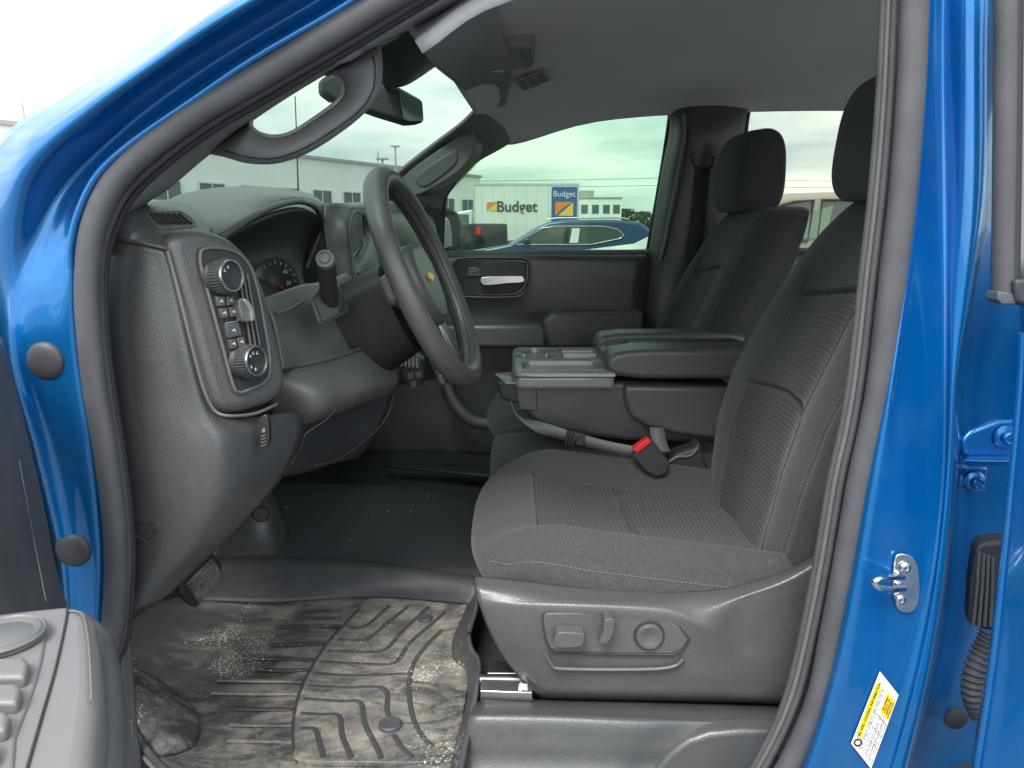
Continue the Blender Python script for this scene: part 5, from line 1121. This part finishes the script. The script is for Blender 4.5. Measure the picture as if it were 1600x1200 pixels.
# ================================================================== FLOOR MATS AND PEDALS
fm = thing('floor_mat', 'muddy rubber floor mat with chevron grooves under the driver footwell', 'floor mat', tuple(PZ(480, 1060, .76)))
ZM = .765
def mz(a, b_, z=0): return PZ(a, b_, ZM+z)
surf('mat_base', [
    [mz(300, 925, .012), mz(410, 932, .010), mz(500, 930, .008), mz(590, 928, .006), mz(660, 932, .006), mz(736, 938, .02)],
    [mz(200, 955, .03), mz(330, 955, .0), mz(440, 952, -.004), mz(575, 945), mz(650, 948), mz(722, 965, .012)],
    [mz(180, 1000, .03), mz(300, 1000, .0), mz(430, 1000, -.004), mz(540, 1000), mz(620, 1000), mz(712, 1000, .008)],
    [mz(180, 1060, .03), mz(290, 1060, .0), mz(400, 1060, -.004), mz(500, 1060), mz(610, 1060), mz(730, 1050, .012)],
    [mz(190, 1120, .03), mz(290, 1120, .0), mz(380, 1120, -.002), mz(480, 1120), mz(600, 1120), mz(724, 1110, .012)],
    [mz(215, 1170, .03), mz(300, 1170, .0), mz(380, 1170), mz(470, 1170), mz(590, 1170), mz(712, 1170, .008)],
    [mz(250, 1220, .02), mz(310, 1220, .0), mz(380, 1220), mz(470, 1220), mz(590, 1220), mz(700, 1220, .008)],
    [mz(250, 1300, .03), mz(310, 1300, .01), mz(380, 1300, .01), mz(470, 1300, .01), mz(590, 1300, .01), mz(690, 1300, .02)]], 'mat_scuffed', fm, .004, raw=True, n=10, smooth=180)
surf('mat_rim', [
    [mz(310, 866, .05), mz(420, 868, .05), mz(500, 873, .05), mz(600, 881, .05), mz(680, 891, .05), mz(748, 901, .05)],
    [mz(305, 876, .052), mz(420, 878, .052), mz(500, 884, .052), mz(600, 891, .052), mz(680, 901, .052), mz(748, 910, .052)],
    [mz(300, 898, .036), mz(420, 904, .036), mz(500, 908, .034), mz(600, 914, .034), mz(680, 920, .034), mz(746, 926, .04)],
    [mz(290, 936, .014), mz(410, 940, .012), mz(500, 936, .010), mz(590, 934, .008), mz(660, 938, .008), mz(738, 944, .022)]], 'rubber', fm, .004, raw=True, smooth=180)
pad = [(583, 932), (560, 955), (540, 975), (515, 1002), (496, 1030), (478, 1062), (466, 1095), (460, 1130), (461, 1165), (466, 1187), (560, 1190), (660, 1190), (684, 1180), (694, 1140), (700, 1095), (706, 1062), (698, 1045), (690, 1035), (688, 1020), (696, 990), (708, 945), (712, 938)]
plate('raised_pad', [mz(a, b_, .0065) for a, b_ in spl([(a, b_, 0) for a, b_ in pad], 3, True) for a, b_ in [(a, b_)]] if False else [mz(q.x, q.y, .0065) for q in spl([(a, b_, 0) for a, b_ in pad], 3, True)], (0, 0, -.008), 'mat_mud', fm, .002)
def grv(pts, par, name='groove', r=.0042, z=.0065, m='mat_clean', flat=.35):
    return tube(name, spl([mz(a, b_, z) for a, b_ in pts], 5), r, m, par, seg=8, up=(0, 0, 1), flat=flat)
rb = [[(545, 981), (565, 981), (580, 972), (608, 947)], [(528, 999), (570, 1000), (600, 978), (637, 948)], [(512, 1017), (560, 1019), (600, 1016), (630, 985), (670, 948)], [(500, 1034), (560, 1037), (615, 1036), (640, 1005), (680, 970), (704, 950)],
      [(490, 1053), (560, 1056), (638, 1053)], [(482, 1072), (540, 1075), (600, 1076), (605, 1110), (612, 1130)], [(474, 1092), (530, 1096), (563, 1098), (570, 1130), (590, 1170), (596, 1186)], [(470, 1115), (505, 1117), (530, 1119), (535, 1150), (550, 1184)], [(469, 1139), (492, 1140), (499, 1160), (506, 1184)],
      [(690, 985), (665, 1010), (645, 1040), (639, 1075), (645, 1120), (660, 1150), (676, 1167)], [(615, 1148), (628, 1168), (645, 1184)]]
for q in rb: grv(q, fm)
bnd = grv([(583, 932), (560, 955), (540, 975), (515, 1002), (496, 1030), (478, 1062), (466, 1095), (460, 1130), (461, 1165), (466, 1190)], fm, 'pad_edge', .004, .003)
grv([(582, 938), (620, 940), (665, 941), (712, 942)], fm, 'pad_edge', .005, .004)
for q in ([(400, 1029), (450, 1029), (492, 1031)], [(400, 1046), (440, 1047), (484, 1046)], [(340, 1063), (400, 1064), (472, 1065)], [(330, 1083), (400, 1084), (465, 1084)], [(370, 1107), (410, 1108), (458, 1108)], [(360, 1132), (410, 1133), (456, 1133)], [(355, 1157), (410, 1158), (456, 1159)], [(430, 980), (480, 978), (530, 978)], [(420, 1008), (470, 1006), (515, 1004)]):
    grv(q, fm, 'groove', .0042, .0015, 'mat_clean' if q[0][0] > 365 else 'mat_mud')
for a, b_, r in ((610, 1132, .0165), (665, 966, .013)):
    lathe('fastener', [(r, -.004), (r, .002), (r*.9, .004), (r*.8, .0035), (0, .004)], mz(a, b_, .009), (0, 0, 1), 'rubber', fm)
rs = surf('side_wall', [
    [mz(748, 900, .05), mz(740, 905, .02)], [mz(744, 950, .045), mz(722, 960, .01)], [mz(733, 990, .045), mz(706, 1000, .006)], [mz(737, 1015, .045), mz(706, 1030, .006)], [mz(748, 1035, .045), mz(724, 1050, .006)], [mz(744, 1080, .045), mz(728, 1090, .008)], [mz(730, 1150, .04), mz(714, 1150, .008)], [mz(716, 1220, .04), mz(700, 1220, .008)]], 'mat_clean', fm, .004, raw=True)
tube('mat_lip', spl([mz(748, 900, .05), mz(744, 950, .046), mz(733, 990, .046), mz(737, 1015, .046), mz(748, 1035, .046), mz(744, 1080, .046), mz(730, 1150, .041), mz(716, 1220, .041)], 6), .004, 'rubber', fm, seg=8)
# dead pedal hump of the mat
surf('dead_pedal', [
    [mz(185, 1030, .03), mz(205, 1040, .05), mz(232, 1052, .035), mz(246, 1056, .004)],
    [mz(190, 1075, .04), mz(215, 1080, .055), mz(255, 1082, .032), mz(280, 1085, .003)],
    [mz(195, 1110, .04), mz(220, 1112, .05), mz(275, 1110, .022), mz(308, 1112, .002)],
    [mz(208, 1140, .035), mz(230, 1145, .04), mz(275, 1150, .025), mz(312, 1140, .002)],
    [mz(228, 1175, .02), mz(250, 1180, .02), mz(280, 1175, .01), mz(305, 1165, .0)]], 'mat_hump', fm, .004, raw=True, smooth=180)
tube('mat_lip', spl([mz(188, 1045, .04), mz(196, 1100, .045), mz(212, 1145, .04), mz(236, 1180, .03), mz(262, 1205, .03), mz(300, 1235, .03)], 6), .005, 'rubber', fm, seg=8)
fm2 = surf('passenger_floor_mat', [[PZ(600, 722, .80), PZ(690, 724, .80), PZ(772, 726, .80)], [PZ(600, 727, .80), PZ(690, 736, .80), PZ(772, 744, .80)]], 'rubber_dark', None, .006, raw=True)
tag(fm2, 'ribbed dusty strip of floor mat in the far footwell', 'floor mat')

pb = thing('parking_brake_pedal', 'worn ribbed metal pedal hanging low beneath the left end of the dash', 'pedal', tuple(P(313, 910, 1.05)))
pq = [P(283, 912, 1.04), P(330, 868, 1.10), P(346, 878, 1.12), P(348, 895, 1.12), P(308, 950, 1.06), P(295, 942, 1.05), P(282, 925, 1.04)]
pnn = (pq[1]-pq[0]).cross(pq[4]-pq[0]).normalized(); pnn = pnn if pnn.y < 0 else -pnn
mat('worn_rubber', (.05, .05, .048), .7, bump=.5, bscale=300, col2=(.26, .25, .22), vscale=40)
plate('pad', pq, -pnn*.012, 'rubber_dark', pb, .003)
for k in range(6):
    s = .12+k*.15; a = pq[0].lerp(pq[4], s); b_ = pq[1].lerp(pq[3], s*.9); tube('rib', [a.lerp(b_, .08)+pnn*.003, a.lerp(b_, .92)+pnn*.003], .0034, 'worn_rubber', pb, seg=8)
tube('arm', [P(320, 900, 1.13), P(325, 850, 1.15), P(300, 800, 1.12)], .010, 'steel_dark', pb, seg=10)

# ================================================================== OPEN DRIVER DOOR (lower left, close to the lens)
dd = thing('driver_door', 'open driver door with window switches on its armrest at the lower left edge', 'car door', (-.5, .6, .8))
surf('door_panel', [
    [(-140, 520, .55), (-60, 522, .62), (-5, 525, .78), (4, 528, .81)],
    [(-140, 650, .55), (-50, 650, .62), (28, 650, .77), (38, 655, .80)],
    [(-140, 780, .55), (-30, 780, .62), (58, 780, .76), (68, 785, .79)],
    [(-140, 900, .55), (-10, 900, .62), (82, 900, .75), (92, 905, .78)],
    [(-140, 1020, .55), (10, 1020, .60), (112, 1010, .73), (125, 1010, .75)],
    [(-140, 1260, .50), (0, 1260, .56), (140, 1260, .70), (160, 1260, .72)]], 'rubber', dd, .012, smooth=180)
tube('panel_seam', spl([P(30, 720, .70), P(45, 800, .68), P(60, 880, .66), P(72, 940, .64)], 5), .0006, 'plastic', dd, seg=6)
# armrest: top at z ~ armz
az = P(60, 960, .50).z
def az_(a, b_, dz=0): return PZ(a, b_, az+dz)
art = [(-260, 975), (0, 952), (60, 945), (112, 940), (138, 946), (150, 962), (156, 1010), (158, 1080), (150, 1180), (130, 1320), (-260, 1400)]
plate('armrest', [az_(a, b_) for a, b_ in art], (0, 0, -.045), 'arm_grey', dd, .012, bseg=5)
plate('armrest_bolster', [az_(a, b_, -.03) for a, b_ in [(108, 946), (150, 955), (178, 985), (190, 1040), (196, 1120), (198, 1330), (120, 1330), (130, 1100)]], (0, 0, -.10), 'plastic', dd, .02, bseg=5)
tube('armrest_seam', spl([az_(a, b_, .001) for a, b_ in [(107, 945), (100, 985), (85, 1050), (65, 1120), (42, 1200), (20, 1290)]], 5), .0008, 'ink', dd, seg=6)
tube('armrest_rib', spl([az_(a, b_, .001) for a, b_ in [(108, 955), (124, 957), (133, 970), (139, 1010), (142, 1060), (143, 1095)]], 5), .0009, 'plastic_light', dd, seg=8)
sp_ = plate('switch_plate', [az_(a, b_, .002) for a, b_ in spl([(a, b_, 0) for a, b_ in [(-200, 985), (-60, 975), (40, 968), (62, 972), (70, 990), (66, 1030), (48, 1090), (25, 1150), (0, 1220), (-200, 1260)]], 3, True) for a, b_ in [(a, b_)]] if False else [az_(q.x, q.y, .002) for q in spl([(a, b_, 0) for a, b_ in [(-200, 985), (-60, 975), (40, 968), (62, 972), (70, 990), (66, 1030), (48, 1090), (25, 1150), (0, 1220), (-200, 1260)]], 3, True)], (0, 0, -.006), 'arm_grey', dd, .002)
c = az_(4, 1000, .003)
lathe('mirror_control', [(.025, 0), (.025, .003), (.0225, .005), (.018, .0035), (.015, .0048), (0, .0052)], c, (0, 0, 1), 'plastic_mid', sp_, 40)
ring('control_ring', [(.0238, .0038), (.0250, .0050), (.0262, .0038)], c, (0, 0, 1), 'plastic_light', sp_, 40)
for k, (a, b_) in enumerate(((10, 1042), (2, 1082), (-12, 1125), (-26, 1170))):
    plate('window_switch', [az_(a+x, b_+y, .010) for x, y in [(-80, -16), (30-4*k, -16), (36-4*k, -8), (28-4*k, 14), (-80, 16)]], (0, 0, -.010), 'arm_grey', sp_, .003)
plate('door_skin', [(-.56, .77, .65), (-.56, .77, 1.37), (-.86, .05, 1.37), (-.86, .05, .65)], (-.04, .015, 0), 'paint', dd, .01)

# ================================================================== OPEN REAR DOOR (right edge) with its hinges
rr_ = thing('rear_door', 'blue rear door standing open at the right edge with black window seal', 'car door', (.62, .8, .9))
surf('door_edge', [
    [(1592, 470, .80), (1598, 470, .77), (1612, 472, .75), (1700, 475, .70)],
    [(1591, 600, .80), (1596, 600, .77), (1612, 600, .75), (1700, 600, .70)],
    [(1576, 750, .80), (1583, 750, .765), (1600, 750, .745), (1700, 750, .69)],
    [(1560, 900, .80), (1568, 900, .76), (1590, 900, .74), (1700, 900, .68)],
    [(1540, 1050, .80), (1550, 1050, .755), (1580, 1050, .735), (1700, 1050, .67)],
    [(1515, 1200, .80), (1528, 1200, .75), (1555, 1200, .73), (1700, 1200, .66)],
    [(1500, 1300, .80), (1512, 1300, .75), (1540, 1300, .73), (1700, 1300, .65)]], 'paint', rr_, .02, smooth=180)
tube('edge_fold', spl([P(*q) for q in [(1598, 520, .765), (1594, 600, .765), (1582, 740, .762), (1566, 900, .757), (1549, 1050, .752), (1526, 1200, .747), (1510, 1300, .745)]], 6), .004, 'paint', rr_, seg=8)
sl = tube('window_seal', spl([P(*q) for q in [(1572, -80, .79), (1572, 60, .79), (1570, 250, .79), (1568, 400, .79), (1568, 468, .79)]], 6), .011, 'rubber', rr_, seg=14)
tube('seal_lip', spl([P(*q) for q in [(1590, -80, .785), (1589, 60, .785), (1587, 250, .785), (1585, 400, .785), (1583, 470, .785)]], 6), .0055, 'rubber_dark', sl, seg=8)
surf('window_frame', [[(1592, -80, .785), (1605, -80, .78), (1690, -80, .76)], [(1592, 200, .785), (1603, 200, .78), (1690, 200, .76)], [(1588, 435, .785), (1600, 435, .78), (1690, 435, .76)]], 'pillar_trim', rr_, .01)
plate('seal_end', px([(1560, 455), (1582, 458), (1590, 472), (1588, 476), (1566, 476), (1558, 468)], .776, 0), (0, .02, 0), 'plastic', rr_, .004)
plate('belt_molding', px([(1586, 437), (1640, 434), (1640, 480), (1596, 478), (1588, 470)], .772, 0), (0, .02, 0), 'plastic_deep', rr_, .004)
plate('door_skin', [(.70, .79, .6), (.70, .79, 1.40), (.80, .10, 1.40), (.80, .10, .6)], (.05, .01, 0), 'paint', rr_, .01)
plate('upper_frame', [(.70, .79, 1.40), (.70, .77, 1.80), (.71, .70, 1.80), (.71, .70, 1.40)], (.04, .0, 0), 'rubber_dark', rr_, .006)
hg = plate('hinge', px([(1503, 688), (1516, 674), (1560, 657), (1610, 655), (1610, 722), (1520, 720), (1506, 712)], .895, 0), (0, .012, 0), 'paint', rr_, .004)
surf('hinge_leaf', [[(1505, 712, .895), (1560, 712, .895), (1610, 712, .895)], [(1506, 719, .868), (1560, 720, .868), (1610, 720, .868)], [(1508, 726, .878), (1560, 727, .878), (1610, 727, .878)]], 'paint', hg, .003)
def bolt(a, b_, Y, r, par, m='paint'):
    lathe('bolt', [(r*1.9, 0), (r*1.9, -.002), (r*1.5, -.0035), (r*1.1, -.004), (r*1.05, -.010), (r*.8, -.012), (r*.6, -.0105), (0, -.0105)], P(a, b_, Y), (0, 1, 0), m, par, 24)
bolt(1570, 682, .893, .0075, hg); bolt(1522, 752, .925, .0072, hg)
plate('hinge_foot', px([(1498, 728), (1545, 730), (1540, 770), (1500, 768)], .928, 0), (0, .006, 0), 'paint', hg, .003)
wb = plate('wiring_boot', px([(1524, 858), (1534, 848), (1570, 845), (1590, 850), (1580, 990), (1536, 985), (1512, 975), (1516, 910)], .870, 0), (.012, .03, 0), 'rubber_dark', rr_, .008)
for k in range(4): tube('boot_ridge', spl([P(1530+k*7, 862+k*3, .868), P(1526+k*8, 920, .867), P(1520+k*9, 978, .868)], 5), .0022, 'rubber', wb, seg=8)
hp = spl([P(1548, 990, .87), P(1537, 1015, .865), P(1523, 1050, .858), P(1521, 1085, .855), P(1532, 1115, .86)], 30)
tube('wiring_sleeve', hp, [.0125+.0018*math.sin(k*.85) for k in range(len(hp))], 'rubber', rr_, seg=18)
lathe('rubber_plug', [(.0155, .0), (.0155, -.002), (.013, -.004), (0, -.005)], P(1494, 1122, .925), (0, 1, 0), 'rubber_dark', tk)

# a few pale crumbs lying on the tunnel vinyl and the mat
cpt_ = D.objects['carpet']; rnd = random.Random(11); pr = []
for k in range(14):
    a, b_ = (rnd.uniform(600, 750), rnd.uniform(745, 800)) if k < 8 else (rnd.uniform(420, 740), rnd.uniform(760, 860))
    q = on(cpt_, a, b_, .001); s = rnd.uniform(.0006, .0016); pr.append(lathe_geo([(0, -s*.5), (s, -s*.2), (s*.8, s*.5), (0, s*.7)], q, (rnd.uniform(-.4, .4), rnd.uniform(-.4, .4), 1), 6))
tag(obj('crumbs', *merge(pr), 'white', None, smooth=0), 'scattered pale crumbs on the dark vinyl of the floor tunnel', 'debris', kind='stuff')
